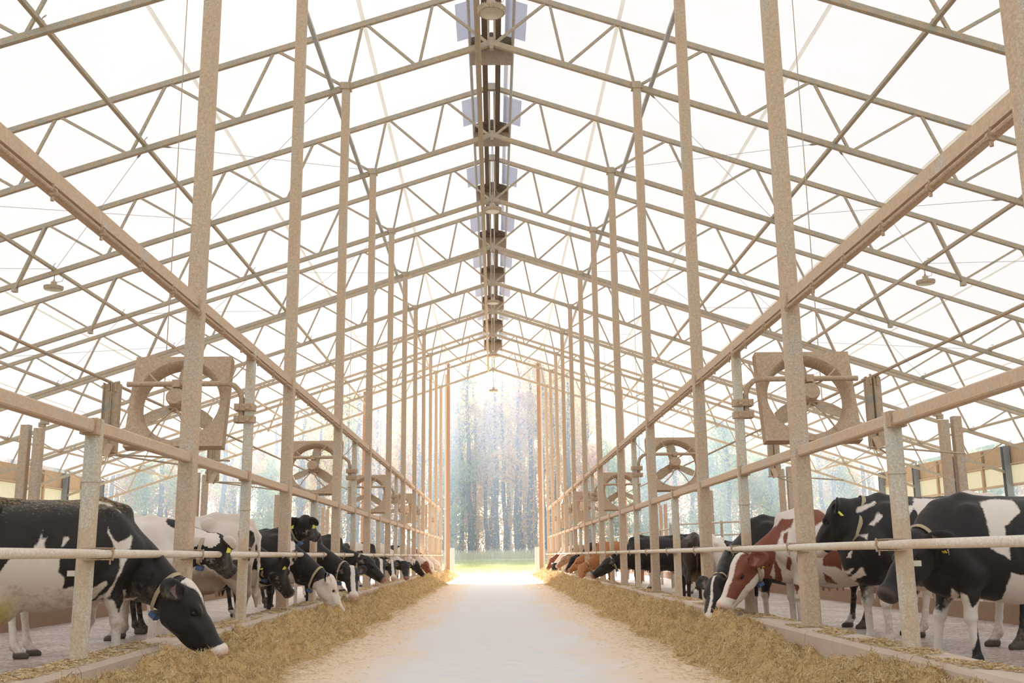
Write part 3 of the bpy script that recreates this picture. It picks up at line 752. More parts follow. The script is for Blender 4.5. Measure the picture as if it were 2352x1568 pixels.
def make_cow(name, label, pos, head, poll, muzzle, hide='bw', coat=None, s=1.0, seed=1, white=0.0, h=.018, legs=(0, 0, 0, 0),
             nose_dark=0.0, facewhite=0, blaze=False, collar=True, eartag=True, dust=0.0, dirt=.45, yellow=0.0, polys=None, side=None, pinknose=.6, roll=0.0, colt=.72, neckup=0.0, hlen=.54, spots=None, group=None, invert=False, muzwhite=0, blazew=.034, udder=1.0):
    """pos: world x,y; head: heading in degrees; poll/muzzle: world points of the poll and nose."""
    a = R(head); ca, sa = math.cos(a), math.sin(a)
    def loc(p):
        x, y = (p[0] - pos[0]), (p[1] - pos[1]); return np.array([(x*ca + y*sa) / s, (-x*sa + y*ca) / s, (p[2] - CF) / s])
    P = loc(poll); Mz = loc(muzzle); d = Mz - P; d = d / np.linalg.norm(d); Mz = P + d * .56
    lo = np.minimum(np.array([-1.28, -.5, -.03]), np.minimum(P, Mz) - .28); hi = np.maximum(np.array([.95, .5, 1.62]), np.maximum(P, Mz) + .28)
    S = SDF(lo, hi, h / s)
    # trunk
    S.ell((.40, 0, 1.03), (.40, .265, .40), .08); S.ell((.02, 0, .98), (.60, .355, .43), .10); S.ell((-.38, 0, .99), (.46, .315, .385), .10)
    S.ell((-.70, 0, 1.16), (.36, .225, .245), .09); S.ell((.0, 0, 1.17), (.62, .25, .24), .1); S.ell((.46, 0, 1.12), (.22, .19, .24), .1)
    S.chain([(.62, 0, 1.34), (.42, 0, 1.415), (.1, 0, 1.375), (-.25, 0, 1.385), (-.55, 0, 1.43), (-.80, 0, 1.41), (-.98, 0, 1.375)], [.09, .06, .05, .05, .065, .065, .045], .06)
    S.ell((.60, 0, .88), (.23, .17, .27), .10); S.ell((.74, 0, .84), (.09, .06, .15), .07)
    for q in (-1, 1):
        S.ell((-.52, q*.245, 1.36), (.095, .06, .075), .05); S.ell((-.99, q*.125, 1.255), (.06, .045, .06), .05)
        S.cone((-.53, q*.23, 1.33), (-.96, q*.12, 1.26), .05, .045, .07)
        S.cone((-.70, q*.165, 1.15), (-.56, q*.20, .86), .20, .135, .08); S.ell((-.83, q*.14, 1.02), (.19, .12, .26), .07)
        f_ = legs[0 if q < 0 else 1]; hx = f_
        hk = (-.93 + hx*.7, q*.18, .53); ft = (-.86 + hx, q*.18, .13)
        S.chain([(-.60, q*.20, .90), (-.80+hx*.3, q*.18, .72), hk], [.13, .085, .058], .045)
        S.cone((-.93, q*.13, .98), (hk[0]-.025, q*.175, .60), .07, .026, .04)
        S.ell(hk, (.055, .045, .07), .03)
        S.chain([hk, (hk[0]*.4+ft[0]*.6, q*.18, .28), ft], [.045, .034, .040], .02); S.ell(ft, (.045, .04, .05), .03)
        S.cone(ft, (ft[0]+.07, q*.18, .05), .036, .045, .02); S.cone((ft[0]+.04, q*.18, .035), (ft[0]+.12, q*.18, .02), .048, .04, .012)
        g_ = legs[2 if q < 0 else 3]
        S.cone((.44, q*.17, 1.30), (.66, q*.21, .98), .075, .115, .07, .7, (0, 1, 0)); S.ell((.64, q*.20, 1.0), (.115, .085, .14), .06)
        S.cone((.64, q*.205, .98), (.46, q*.21, .80), .105, .085, .06); S.ell((.36, q*.20, 1.06), (.16, .09, .22), .06)
        kn = (.53 + g_*.6, q*.17, .46); ff = (.52 + g_, q*.17, .13)
        S.chain([(.47, q*.20, .82), (.51+g_*.3, q*.185, .63), kn], [.095, .066, .048], .04); S.ell(kn, (.052, .05, .06), .025)
        S.chain([kn, ff], [.038, .034], .02); S.ell(ff, (.044, .04, .048), .025)
        S.cone(ff, (ff[0]+.055, q*.17, .05), .036, .045, .02); S.cone((ff[0]+.03, q*.17, .035), (ff[0]+.10, q*.17, .02), .048, .04, .012)
        # flank hollow, rib grooves
        S.ell((-.36, q*.36, 1.25), (.13, .05, .09), .06, sub=True)
        for i in range(5): S.cone((-.20+i*.12, q*.335, 1.12), (-.28+i*.12, q*.385, .82), .012, .010, .035, sub=True)
    # udder, belly fold, tail
    S.ell((-.48, 0, .70 - .05*(udder-1)), (.25*udder, .17*udder, .19*udder), .06)
    for q in (-1, 1):
        for xx in (-.62, -.42): S.cone((xx, q*.08, .60), (xx, q*.085, .49), .028, .016, .02)
    S.chain([(-1.0, 0, 1.36), (-1.09, 0, 1.20), (-1.10, .01, .85), (-1.09, .02, .62)], [.035, .026, .018, .016], .03)
    S.chain([(-1.09, .02, .64), (-1.08, .02, .5), (-1.09, .02, .36)], [.018, .042, .015], .02)
    # head frame
    up0 = np.array([0, 0, 1.0]); back = np.array([.62, 0, 1.15]) - P
    u = up0 * .001 - (back - d * (back @ d)); 
    u = np.cross(np.cross(d, up0), d) if abs(d[2]) < .93 else -(back - d * (back @ d))
    u = u / np.linalg.norm(u)
    lt = np.cross(u, d); lt /= np.linalg.norm(lt)
    if roll: cr, sr = math.cos(R(roll)), math.sin(R(roll)); u, lt = cr*u + sr*lt, cr*lt - sr*u
    B = np.stack([d, lt, u], 1)
    hs = hlen / .50
    def H(x, y, z): return P + B @ (np.array([x, y, z]) * hs)
    rot = B
    # neck
    low = P[2] < 1.0
    N0 = np.array([.52, 0, 1.00 if low else 1.12]); N3 = H(.05, 0, -.10)
    L = np.linalg.norm(N3 - N0); N1 = N0 + np.array([.38, 0, (-.10 if low else .10) + neckup]) * L * .9; N2 = N3 - (d * .35 + u * -.0 + (N3 - N0) / L * -.0) * .2 * 0 + (N0 - N3) / L * .22 + u * .06
    nb = bez(N0, N1, N2, N3, 9); rs = np.interp(np.linspace(0, 1, 9), [0, .25, .6, 1], [.28, .22, .155, .125])
    for i in range(8): S.cone(nb[i], nb[i+1], rs[i], rs[i+1], .07, .62)
    if P[2] < 1.15:
        S.cone(np.array([.44, 0, 1.30]), nb[3] + (np.array([0, 0, .11])), .085, .055, .10); S.cone(nb[3] + np.array([0, 0, .11]), nb[5] + np.array([0, 0, .05]), .055, .06, .08)
    S.cone((.66, 0, .92), nb[4] - np.array([0, 0, .05]), .19, .12, .09, .6)
    S.chain([(.74, 0, .86), nb[3] - np.array([0, 0, .18]), nb[5] - np.array([0, 0, .13])], [.06, .045, .035], .09)
    for i in range(2, 7):   # neck creases
        for q in (-1, 1):
            n_ = np.cross(nb[i+1]-nb[i], up0); n_ = n_ / (np.linalg.norm(n_)+1e-9)
            c = nb[i] + q * n_ * rs[i] * .64
            tv = np.cross(n_, nb[i+1]-nb[i]); tv /= np.linalg.norm(tv)+1e-9
            S.cone(c - tv*.08, c + tv*.07, .008, .006, .02, sub=True)
    # skull
    S.rs = hs
    S.ell(H(.05, 0, -.06), (.135, .112, .115), .05, rot); S.ell(H(.0, 0, .015), (.05, .06, .035), .05, rot)
    S.cone(H(.10, 0, -.055), H(.30, 0, -.075), .098, .072, .05, 1.02, lt); S.cone(H(.28, 0, -.075), H(.46, 0, -.085), .078, .070, .04, 1.0, lt)
    S.cone(H(.10, 0, -.165), H(.30, 0, -.15), .098, .066, .05, .72, lt); S.cone(H(.28, 0, -.15), H(.47, 0, -.128), .066, .05, .04, .95, lt)
    S.ell(H(.49, 0, -.075), (.060, .086, .070), .03, rot); S.ell(H(.475, 0, -.135), (.045, .052, .028), .02, rot)
    for q in (-1, 1):
        S.ell(H(.15, q*.062, -.15), (.10, .032, .085), .04, rot); S.ell(H(.155, q*.088, -.018), (.055, .028, .024), .03, rot)
        S.ell(H(.17, q*.108, -.055), (.022, .016, .018), .012, rot, sub=True)
        S.cone(H(.22, q*.075, -.09), H(.38, q*.055, -.10), .022, .018, .03)
        S.ell(H(.535, q*.042, -.062), (.022, .014, .012), .008, rot, sub=True)
        S.cone(H(.40, q*.055, -.128), H(.52, q*.055, -.118), .007, .006, .008, sub=True)
        # ears
        e0, e1 = H(.0, q*.095, -.04), H(-.085, q*.235, -.095)
        ed = (e1-e0)/np.linalg.norm(e1-e0); en = d*.35 + u*.55 + lt*q*.5; en -= ed*(en@ed); en /= np.linalg.norm(en); ew = np.cross(ed, en)
        er = np.stack([ed, ew, en], 1)
        S.cone(H(.01, q*.07, -.045), e0, .05, .04, .03); mid = e0*.45 + e1*.55
        S.ell(mid, (.13, .080, .026), .02, er); S.ell(mid + en*.022 + ed*.0, (.10, .056, .020), .012, er, sub=True)
    S.rs = 1.0
    V, Q = S.extract(); V = smooth_mesh(V, Q, 2 if h < .016 else 1)
    # ------- attributes in the cow's own frame
    hd = (V - P) @ B / hs       # head coords
    inhead = (hd[:, 0] > -.06) & (np.linalg.norm(V - (P + Mz)/2, axis=1) < .42)
    x, y, z = V.T
    nz = vnoise(V, 1.35, seed, 1) + .22*vnoise(V, 4.5, seed+9, 2); n2 = vnoise(V, 5.0, seed + 3, 1)
    if polys is None:
        c = nz * 1.0 + white - .05
        c = c + np.clip((.62 - z) * 2.2, -.3, 1.2) * (~inhead) * .55
        c = c * .45
        if facewhite == 1: c = np.where(inhead, .06, c)
        elif facewhite == 0: c = np.where(inhead, -.06 + np.where(hd[:, 2] < -.17, .05*(hide != 'db'), 0), c)
        elif facewhite == 2: c = np.where(inhead, nz*.12, c)
        if hide in ('db', 'br', 'tan'): c = np.where(inhead, -.08, np.minimum(c, nz*.12 - .06 + white*.1))
    else:
        PP = np.stack([x, z], 1); c = np.full(len(V), -.1)
        vis = np.ones(len(V), bool) if side is None else (y * side > -.08)
        for pl in polys: c = np.maximum(c, poly_sd(PP, pl))
        if invert: c = np.where(inhead, -.05, -c) - .02*np.clip(nz, 0, 1)*(x > .2)
        c = c + .012*n2 + .012*nz
        oth = nz * .1 + white * .1 + np.clip((.62 - z) * .2, -.03, .1)
        c = np.where(vis | inhead, c, oth)
        if facewhite == 0: c = np.where(inhead, -.05, c)
        if invert: c = np.where(inhead & (hd[:, 2] < -.13), np.maximum(c, (-.15 - hd[:, 2] + (hd[:, 0]-.15)*.25)*2), c)
    if blaze: c = np.where(inhead & (hd[:, 2] > -.11), np.maximum(c, (blazew + .02*np.abs(hd[:, 0]-.1) - np.abs(hd[:, 1] + .012*n2)) * 1.2), c)
    if blaze: c = np.where(inhead & (hd[:, 0] > .42), .05, c)
    if muzwhite: c = np.where(inhead & (hd[:, 0] > .36), np.maximum(c, (hd[:, 0] - (.44 if muzwhite == 1 else .40) - .3*np.clip(hd[:, 2]+.08, -.2, .2))*2), c)
    if muzwhite: c = np.where(inhead & (hd[:, 2] > -.03) & (np.abs(hd[:, 1]) < .1), np.maximum(c, .05 - np.abs(hd[:, 1] + (.03 if muzwhite == 1 else 0)) - np.clip(.0 if muzwhite == 2 else hd[:, 0]*.3, 0, .2)), c)
    if spots is not None:
        for (q0, q1, q2, rr, sg) in spots:
            dd = rr - np.linalg.norm(V - np.array([q0, q1, q2]), axis=1) + .02*n2
            c = np.maximum(c, dd) if sg > 0 else np.minimum(c, -dd)
    earin = inhead & (np.abs(hd[:, 1]) > .14) & (hd[:, 0] < .02) & (hd[:, 2] > -.085)
    attrs = {'coat': np.clip(c, -.1, .1),
             'pink': np.clip(np.where(inhead & (hd[:, 0] > .47), (hd[:, 0]-.47)*20, 0), 0, 1) * pinknose + np.where((z < .56) & (z > .45) & (x < -.3) & (x > -.75) & (np.abs(y) < .13), .8, 0) * (1 if hide != 'db' else .3) + np.where(earin, .25, 0),
             'nose': np.clip(np.where(inhead, (hd[:, 0]-.50)*30, 0), 0, 1) * nose_dark,
             'hoof': np.clip((.075 - z) * 60, 0, 1) * (~inhead),
             'dirt': np.where(inhead, 0, np.clip(dirt*1.1 - (z - .15) * .75, 0, 1) + np.clip(.62 - np.abs(z-.68)*1.6, 0, 1)*dirt),
             'dust': np.where(inhead, 0, np.clip((z - 1.12) * 2.2, 0, .75) * dust),
             'yellow': .85 * yellow * np.clip((.76 - z)*6, 0, 1) * np.clip((-.16 - x)*6, 0, 1) * (z > .36) * (np.abs(y) < .30) * np.clip(1.0 - (-.72 - x)*8, 0, 1)}
    me = np_mesh('cow_body', V * s, Q, HIDE[hide], attrs)
    o = link_new(name, me); o.location = (pos[0], pos[1], CF); o.rotation_euler = (0, 0, a)
    tag(o, label, 'cow', group or 'dairy cows at the feed rows')
    for q in (-1, 1):
        e = MB(); c_ = H(.168, q*.088, -.052) * s; rr = .023*s*hs
        e.lathe([(rr*math.sin(math.pi*i/8), -rr*math.cos(math.pi*i/8)) for i in range(9)], c_, 12); e.build('eye', M['eye'], o, True)
    if eartag:
        for q in (-1, 1):
            e = MB(); c_ = H(-.035, q*.175, -.10); rotm = Matrix([list(B[0]), list(B[1]), list(B[2])])
            e.prism([(-.022, -.075), (.022, -.075), (.022, -.015), (.008, .01), (-.008, .01), (-.022, -.015)], -.003, .003, 'x')
            tv = [Vector(c_) + rotm @ Vector((v[0] + .018, v[1], v[2])) for v in e.v]; e.v = [tuple(t_*s) for t_ in tv]
            e.build('ear_tag', M['yellowtag'], o)
    if collar:
        f = colt * 8; i0 = min(7, int(f)); tt = f - i0; c_ = nb[i0]*(1-tt) + nb[i0+1]*tt; ax = nb[min(8, i0+1)] - nb[max(0, i0-1)]; ax /= np.linalg.norm(ax)
        n_ = np.cross(ax, up0); n_ /= np.linalg.norm(n_)+1e-9; v_ = np.cross(n_, ax)
        if v_[2] < 0: v_ = -v_
        rr = np.interp(f, range(9), rs); cb = MB(); sg = 36; pts = []
        # probe the real surface radius around the neck
        for k_ in range(sg):
            an = 2*math.pi*k_/sg; dr = n_*math.cos(an) + v_*math.sin(an)
            t_ = .03; 
            while t_ < .42:
                pz = c_ + dr*t_; ii = [int(round((pz[j]-S.lo[j])/S.h)) for j in range(3)]
                if any(ii[j] < 0 or ii[j] >= S.F.shape[j] for j in range(3)) or S.F[tuple(ii)] > 0: break
                t_ += .006
            pts.append((an, t_))
        rad = np.array([t_ for _, t_ in pts]); rad = np.convolve(np.concatenate([rad[-2:], rad, rad[:2]]), [.1, .2, .4, .2, .1], 'valid')
        rad = np.minimum(rad, min(rr * 2.1, 1.22 * np.median(rad))); low = np.array([math.sin(an) for an, _ in pts]); rad = rad + .004 + np.clip(-low - .6, 0, 1) * .06
        vs = []
        for k_ in range(sg):
            dr = n_*math.cos(pts[k_][0]) + v_*math.sin(pts[k_][0])
            for (da, dt) in ((-.02, 0), (.02, 0), (.02, .006), (-.02, .006)): vs.append((c_ + dr*(rad[k_]+dt) + ax*da)*s)
        cb.add(vs, [(k_*4+j, k_*4+(j+1) % 4, ((k_+1) % sg)*4+(j+1) % 4, ((k_+1) % sg)*4+j) for k_ in range(sg) for j in range(4)])
        co = cb.build('collar', M['collar'], o, True)
        kk = min(range(sg), key=lambda k_: low[k_]); dr = n_*math.cos(pts[kk][0]) + v_*math.sin(pts[kk][0]); tc = (c_ + dr*(rad[kk]+.035))*s
        tb = MB(); tb.beam(tuple(tc - np.array(ax)*.035*s), tuple(tc + np.array(ax)*.035*s), .075*s, .055*s, tuple(dr), ch=.014); tb.build('collar_tag', M['bluetag'], co)
    return o

# coat patches of the four nearest cows, in each cow's own side view (metres along the body, height)
PL1 = [[(-0.419,0.873),(-0.366,0.98),(-0.202,1.044),(-0.174,1.099),(-0.128,1.205),(-0.134,1.133),(-0.086,1.15),(-0.119,1.088),(-0.088,0.977),(-0.0,0.976),(-0.003,0.865),(0.044,0.83),(0.063,0.73),(0.129,0.745),(0.247,0.679),(0.408,0.788),(0.414,0.759),(0.345,0.603),(0.413,0.628),(0.484,0.626),(0.551,0.526),(0.58,0.622),(0.617,0.707),(0.641,0.62),(0.698,0.641),(0.696,0.519),(0.858,0.518),(1.031,0.486),(1.035,0.415),(0.936,0.268),(0.635,0.163),(0.587,-0.013),(-0.649,0.095),(-0.711,0.774)],[(0.395,1.227),(0.437,1.134),(0.489,1.088),(0.547,1.123),(0.594,1.152),(0.578,1.206),(0.613,1.135),(0.576,1.052),(0.552,1.041),(0.557,0.97),(0.516,0.866),(0.475,0.763),(0.437,0.627),(0.413,0.64),(0.473,0.786),(0.513,0.901),(0.521,0.971),(0.455,1.053),(0.427,1.111),(0.38,1.181)],[(0.02,1.144),(0.064,1.156),(0.078,1.122),(0.026,1.065),(0.004,1.06)],[(0.344,1.449),(0.464,1.441),(0.555,1.359),(0.545,1.324),(0.504,1.388),(0.37,1.414)]]
PR2 = [[(0.287,1.335),(0.187,1.355),(0.088,1.436),(-0.308,1.436),(-0.457,1.531),(-1.322,1.533),(-1.191,0.576),(-0.727,0.584),(-0.127,0.646),(0.289,0.942),(0.283,1.154),(0.205,1.18),(0.175,1.261),(0.19,1.328),(0.272,1.261)],[(0.659,1.17),(0.553,1.275),(0.541,1.251),(0.637,1.172)],[(0.742,1.274),(0.695,1.336),(0.528,1.389),(0.699,1.296)],[(0.749,1.071),(0.714,1.087),(0.737,1.038)],[(0.841,0.934),(0.819,0.934),(0.827,0.876),(0.846,0.88)],[(0.844,0.739),(0.802,0.767),(0.81,0.713),(0.841,0.685)],[(0.739,0.777),(0.694,0.711),(0.754,0.686),(0.725,0.608),(0.767,0.544),(0.811,0.545),(0.834,0.61),(0.782,0.7)],[(0.761,0.532),(0.62,0.568),(0.324,0.601),(-0.121,0.594),(-0.035,-0.178),(0.859,-0.149),(0.874,0.482),(0.857,0.354),(0.796,0.226),(0.719,0.364)]]
PR1 = [[(0.333,1.4),(0.159,1.422),(0.042,1.409),(0.054,1.303),(0.208,1.188),(0.218,1.101),(0.205,1.002),(0.204,0.91),(0.257,0.957),(0.346,1.004),(0.34,1.166),(0.334,1.283)],[(0.202,0.818),(0.097,0.783),(-0.272,0.699),(-0.304,0.027),(0.267,0.033),(0.277,0.456),(0.228,0.591),(0.227,0.704)],[(0.634,0.703),(0.547,0.639),(0.511,0.537),(0.432,0.627),(0.43,0.536),(0.403,0.468),(0.454,0.424),(0.477,0.312),(0.552,0.146),(0.644,0.147),(0.575,0.369),(0.676,0.516),(0.717,0.573),(0.625,0.555),(0.609,0.606)]]
PR3 = [[(1.5,1.071),(1.169,1.067),(0.864,1.161),(0.708,1.274),(0.653,1.34),(0.537,1.338),(0.594,1.24),(0.68,1.192),(0.755,1.062),(0.792,0.997),(0.782,0.9),(0.843,0.706),(0.704,0.576),(0.737,0.569),(0.864,0.642),(0.827,0.45),(0.953,0.531),(0.999,0.58),(1.161,0.63),(1.274,0.663),(1.517,0.746)],[(0.664,1.175),(0.622,1.191),(0.664,1.061),(0.697,1.061)],[(0.264,0.975),(0.015,0.988),(0.072,0.892),(0.051,0.746),(0.129,0.795),(0.26,0.813)],[(0.25,0.724),(0.141,0.642),(0.062,0.593),(0.208,0.619)],[(0.68,0.931),(0.615,0.914),(0.606,0.752),(0.655,0.769)],[(0.805,0.916),(0.709,0.753),(0.664,0.56),(0.765,0.641)],[(0.545,0.978),(0.497,0.961),(0.504,0.735),(0.569,0.865)],[(0.587,0.607),(0.54,0.575),(0.561,0.495)],[(0.389,1.551),(0.209,1.499),(0.154,1.35),(0.327,1.253),(0.434,1.386)]]
PR3N = [[(-1.5,-.2),(2,-.2),(2,1.8),(-1.5,1.8)]]
# ---- left feed row
make_cow('dairy_cow', 'big black cow with white shoulder streaks grazing beside the nearest left post', (-4.06, 9.42), 42, (-2.86, 9.70, .84), (-2.45, 9.80, .28), 'bw', s=1.10, seed=3, h=.012, white=-.1, facewhite=0, dust=1.0, yellow=1.0, legs=(.1, -.1, .05, -.12), pinknose=.9, dirt=.5, polys=PL1, side=-1, hlen=.60, colt=.80, muzwhite=1, eartag=False, udder=1.4)
make_cow('dairy_cow', 'mostly white cow with a black neck and raised turned-away head, behind the nearest black cow', (-4.42, 12.0), 4, (-3.22, 12.0, 1.32), (-3.15, 12.5, 1.02), 'bw', s=1.05, seed=8, h=.017, white=.45, facewhite=0, dust=.6, colt=.8)
make_cow('dairy_cow', 'large white cow turned tail to the rail, black patches on rump, left row', (-4.50, 14.4), 182, (-5.9, 14.4, 1.2), (-6.3, 14.4, .9), 'bw', s=1.12, seed=5, h=.018, white=1.2, facewhite=1, dirt=.75, collar=False,
         spots=[(-.93, .12, 1.18, .14, -1), (-.96, .14, .98, .09, -1), (-.86, .2, .80, .13, -1)])
make_cow('dairy_cow', 'black cow with a small white flank spot and white brisket, head behind the second column', (-4.35, 15.6), 6, (-3.22, 15.5, 1.05), (-3.1, 15.8, .70), 'bw', s=1.03, seed=11, h=.018, white=-.55, facewhite=0, colt=.75, spots=[(.1, -.3, 1.2, .07, 1), (.72, 0, .8, .2, 1)])
make_cow('dairy_cow', 'black cow holding its head high and looking away, pale collar, left row', (-4.45, 18.15), 8, (-3.27, 17.85, 1.76), (-3.15, 18.35, 1.55), 'bw', s=1.05, seed=13, h=.018, white=-.7, facewhite=0, colt=.7, neckup=.25)
make_cow('dairy_cow', 'white faced cow with black and white neck grazing at the feed, blue collar tag', (-4.05, 17.05), 8, (-2.68, 16.95, 0.77), (-2.44, 17.05, 0.28), 'bw', s=1.03, seed=17, h=.015, white=-.02, facewhite=1, pinknose=.8, eartag=False, spots=[(.95, -.1, .75, .14, -1), (.62, 0, .75, .2, 1)])
make_cow('dairy_cow', 'black cow with a broad white blaze grazing behind the white faced cow', (-4.0, 19.65), -4, (-2.63, 19.15, 0.88), (-2.49, 18.65, 0.27), 'bw', s=1.03, seed=19, h=.018, white=-.35, facewhite=0, blaze=True)
make_cow('dairy_cow', 'all black headed cow reaching low over the curb, left row', (-4.15, 23.2), 4, (-2.83, 23.2, 1.05), (-2.31, 23.1, .60), 'bw', s=1.05, seed=23, h=.018, white=-.5, facewhite=0, eartag=False)
make_cow('dairy_cow', 'black cow facing the lane with a wide white blaze and pink nose, left row', (-4.3, 28.6), -8, (-3.1, 28.3, .98), (-3.0, 27.9, .55), 'bw', s=1.0, seed=29, h=.024, white=.1, facewhite=0, blaze=True, collar=False)
make_cow('dairy_cow', 'black cow facing the lane with a narrow blaze and yellow ear tag, left row', (-4.2, 30.4), -6, (-2.98, 30.1, .95), (-2.86, 29.7, .50), 'bw', s=1.0, seed=31, h=.024, white=-.1, facewhite=0, blaze=True, collar=False)
make_cow('dairy_cow', 'black faced cow looking at the lane with its mouth low, left row', (-4.1, 33.4), -6, (-2.85, 33.1, 0.9), (-2.75, 32.7, 0.44), 'bw', s=1.0, seed=37, h=.024, white=.2, facewhite=0, collar=False)
make_cow('dairy_cow', 'distant black cow with a pale collar grazing just before the sunlit feed, left row', (-4.1, 38.4), 3, (-2.9, 38.4, 0.9), (-2.62, 38.5, 0.55), 'bw', s=1.0, seed=41, h=.026, white=.3, facewhite=0)
make_cow('dairy_cow', 'reddish brown cow grazing at the sunlit end of the left row', (-4.1, 43.5), 2, (-2.85, 43.5, .85), (-2.6, 43.5, .42), 'rw', s=1.0, seed=43, h=.028, white=.4, facewhite=0, collar=False)
make_cow('dairy_cow', 'white faced red cow second from the far end, left row', (-4.1, 47.0), 0, (-2.85, 47, .78), (-2.65, 47, .30), 'rw', s=1.0, seed=47, h=.028, white=.5, facewhite=1, collar=False)
make_cow('dairy_cow', 'white faced cow with a dark cheek patch, farthest in the left row', (-4.0, 50.5), 0, (-2.75, 50.5, .80), (-2.45, 50.5, .34), 'bw', s=1.0, seed=53, h=.028, white=.6, facewhite=1, collar=False)
# ---- right feed row
make_cow('dairy_cow', 'black cow with white legs holding its head level behind the nearest right post', (4.62, 9.2), 178, (3.62, 8.98, 1.20), (3.26, 8.85, .82), 'bw', s=1.05, seed=61, h=.012, white=.0, facewhite=0, legs=(0, .1, .16, -.04), colt=.8, nose_dark=1, pinknose=.2, dirt=.35, polys=PR1, side=1)
make_cow('dairy_cow', 'tall black and white cow with raised head and tan collar, second cow from right', (4.67, 11.35), 190, (3.76, 11.25, 1.60), (3.52, 11.55, 1.20), 'bw', s=1.13, seed=67, h=.014, facewhite=0, blaze=True, yellow=1.0, neckup=.25, colt=.72, polys=PR2, side=1, hlen=.52, udder=1.25)
make_cow('dairy_cow', 'red and white cow with a white muzzle reaching over the rail, yellow ear tag', (4.36, 13.23), 178, (3.08, 13.08, 1.02), (2.72, 12.98, 0.49), 'rw', s=1.09, seed=71, h=.013, facewhite=0, pinknose=.8, colt=.86, polys=PR3, side=1, invert=True, muzwhite=2, hlen=.58)
make_cow('dairy_cow', 'black cow nosing down into the feed under the red and white cow', (4.2, 14.6), 190, (2.80, 13.35, .74), (2.55, 12.95, .22), 'bw', s=1.06, seed=73, h=.016, white=-.35, facewhite=0, colt=.82, eartag=False, blaze=True, blazew=.012)
make_cow('dairy_cow', 'dark brown cow seen from the rear beside the right column', (3.98, 21.0), 84, (4.15, 22.4, .9), (4.2, 22.9, .6), 'db', s=.97, seed=79, h=.02, white=-.5, yellow=.5, collar=False, eartag=False, dirt=.2)
make_cow('dairy_cow', 'white cow seen from the rear with yellow stained hindquarters, right pen', (5.35, 25.5), 75, (5.6, 27.0, 1.1), (5.8, 27.4, .8), 'bw', s=1.0, seed=83, h=.024, white=.9, facewhite=1, yellow=1.0, collar=False, eartag=False)
make_cow('dairy_cow', 'small black and white cow standing by the pipe gate, right pen', (7.0, 30.0), 200, (5.95, 29.6, 1.33), (5.6, 29.5, 1.05), 'bw', s=.95, seed=85, h=.026, white=-.2, facewhite=0, collar=False, eartag=False)
make_cow('dairy_cow', 'white topped black cow stretching its long neck low over the feed, right row', (4.35, 28.0), 178, (3.02, 28.0, .94), (2.52, 28.0, .60), 'bw', s=1.05, seed=89, h=.02, white=-.6, facewhite=0, colt=.8)
make_cow('dairy_cow', 'black cow with white hindquarters standing behind the dark brown cow', (5.3, 32.0), 170, (4.0, 32.2, 1.1), (3.6, 32.3, .8), 'bw', s=1.02, seed=90, h=.026, white=.3, facewhite=0, collar=False)
make_cow('dairy_cow', 'brown cow grazing with its face straight down, right row', (4.2, 33.5), 180, (2.78, 33.3, 0.74), (2.62, 32.9, 0.28), 'br', s=1.0, seed=97, h=.022, white=.1, collar=True, eartag=False, pinknose=.1)
make_cow('dairy_cow', 'plain brown bodied cow standing side on beyond the long necked black cow', (4.5, 38.5), 180, (3.1, 38.5, 0.95), (2.7, 38.5, 0.6), 'br', s=1.03, seed=98, h=.026, white=-.3, collar=False)
make_cow('dairy_cow', 'black cow with a pale collar looking down at the feed, right row', (4.2, 40.2), 180, (2.98, 40.1, .98), (2.70, 40.0, .60), 'bw', s=1.02, seed=101, h=.026, white=-.2, facewhite=0)
make_cow('dairy_cow', 'greyish tan faced cow looking down, right row towards the far end', (4.1, 44.5), 180, (2.95, 44.4, 1.0), (2.62, 44.2, .72), 'tan', s=1.0, seed=103, h=.028, white=-.3, collar=False, eartag=False)
make_cow('dairy_cow', 'black cow with its nose buried in sunlit feed, right row', (4.0, 49.2), 180, (2.8, 49.1, 0.66), (2.65, 48.9, 0.2), 'bw', s=1.0, seed=107, h=.028, white=.3, facewhite=0, collar=False)
make_cow('dairy_cow', 'red cow at the far doorway end of the right row', (4.0, 52.3), 180, (2.85, 52.2, .92), (2.6, 52.1, .55), 'rw', s=1.0, seed=109, h=.03, white=.1, facewhite=0, collar=False)

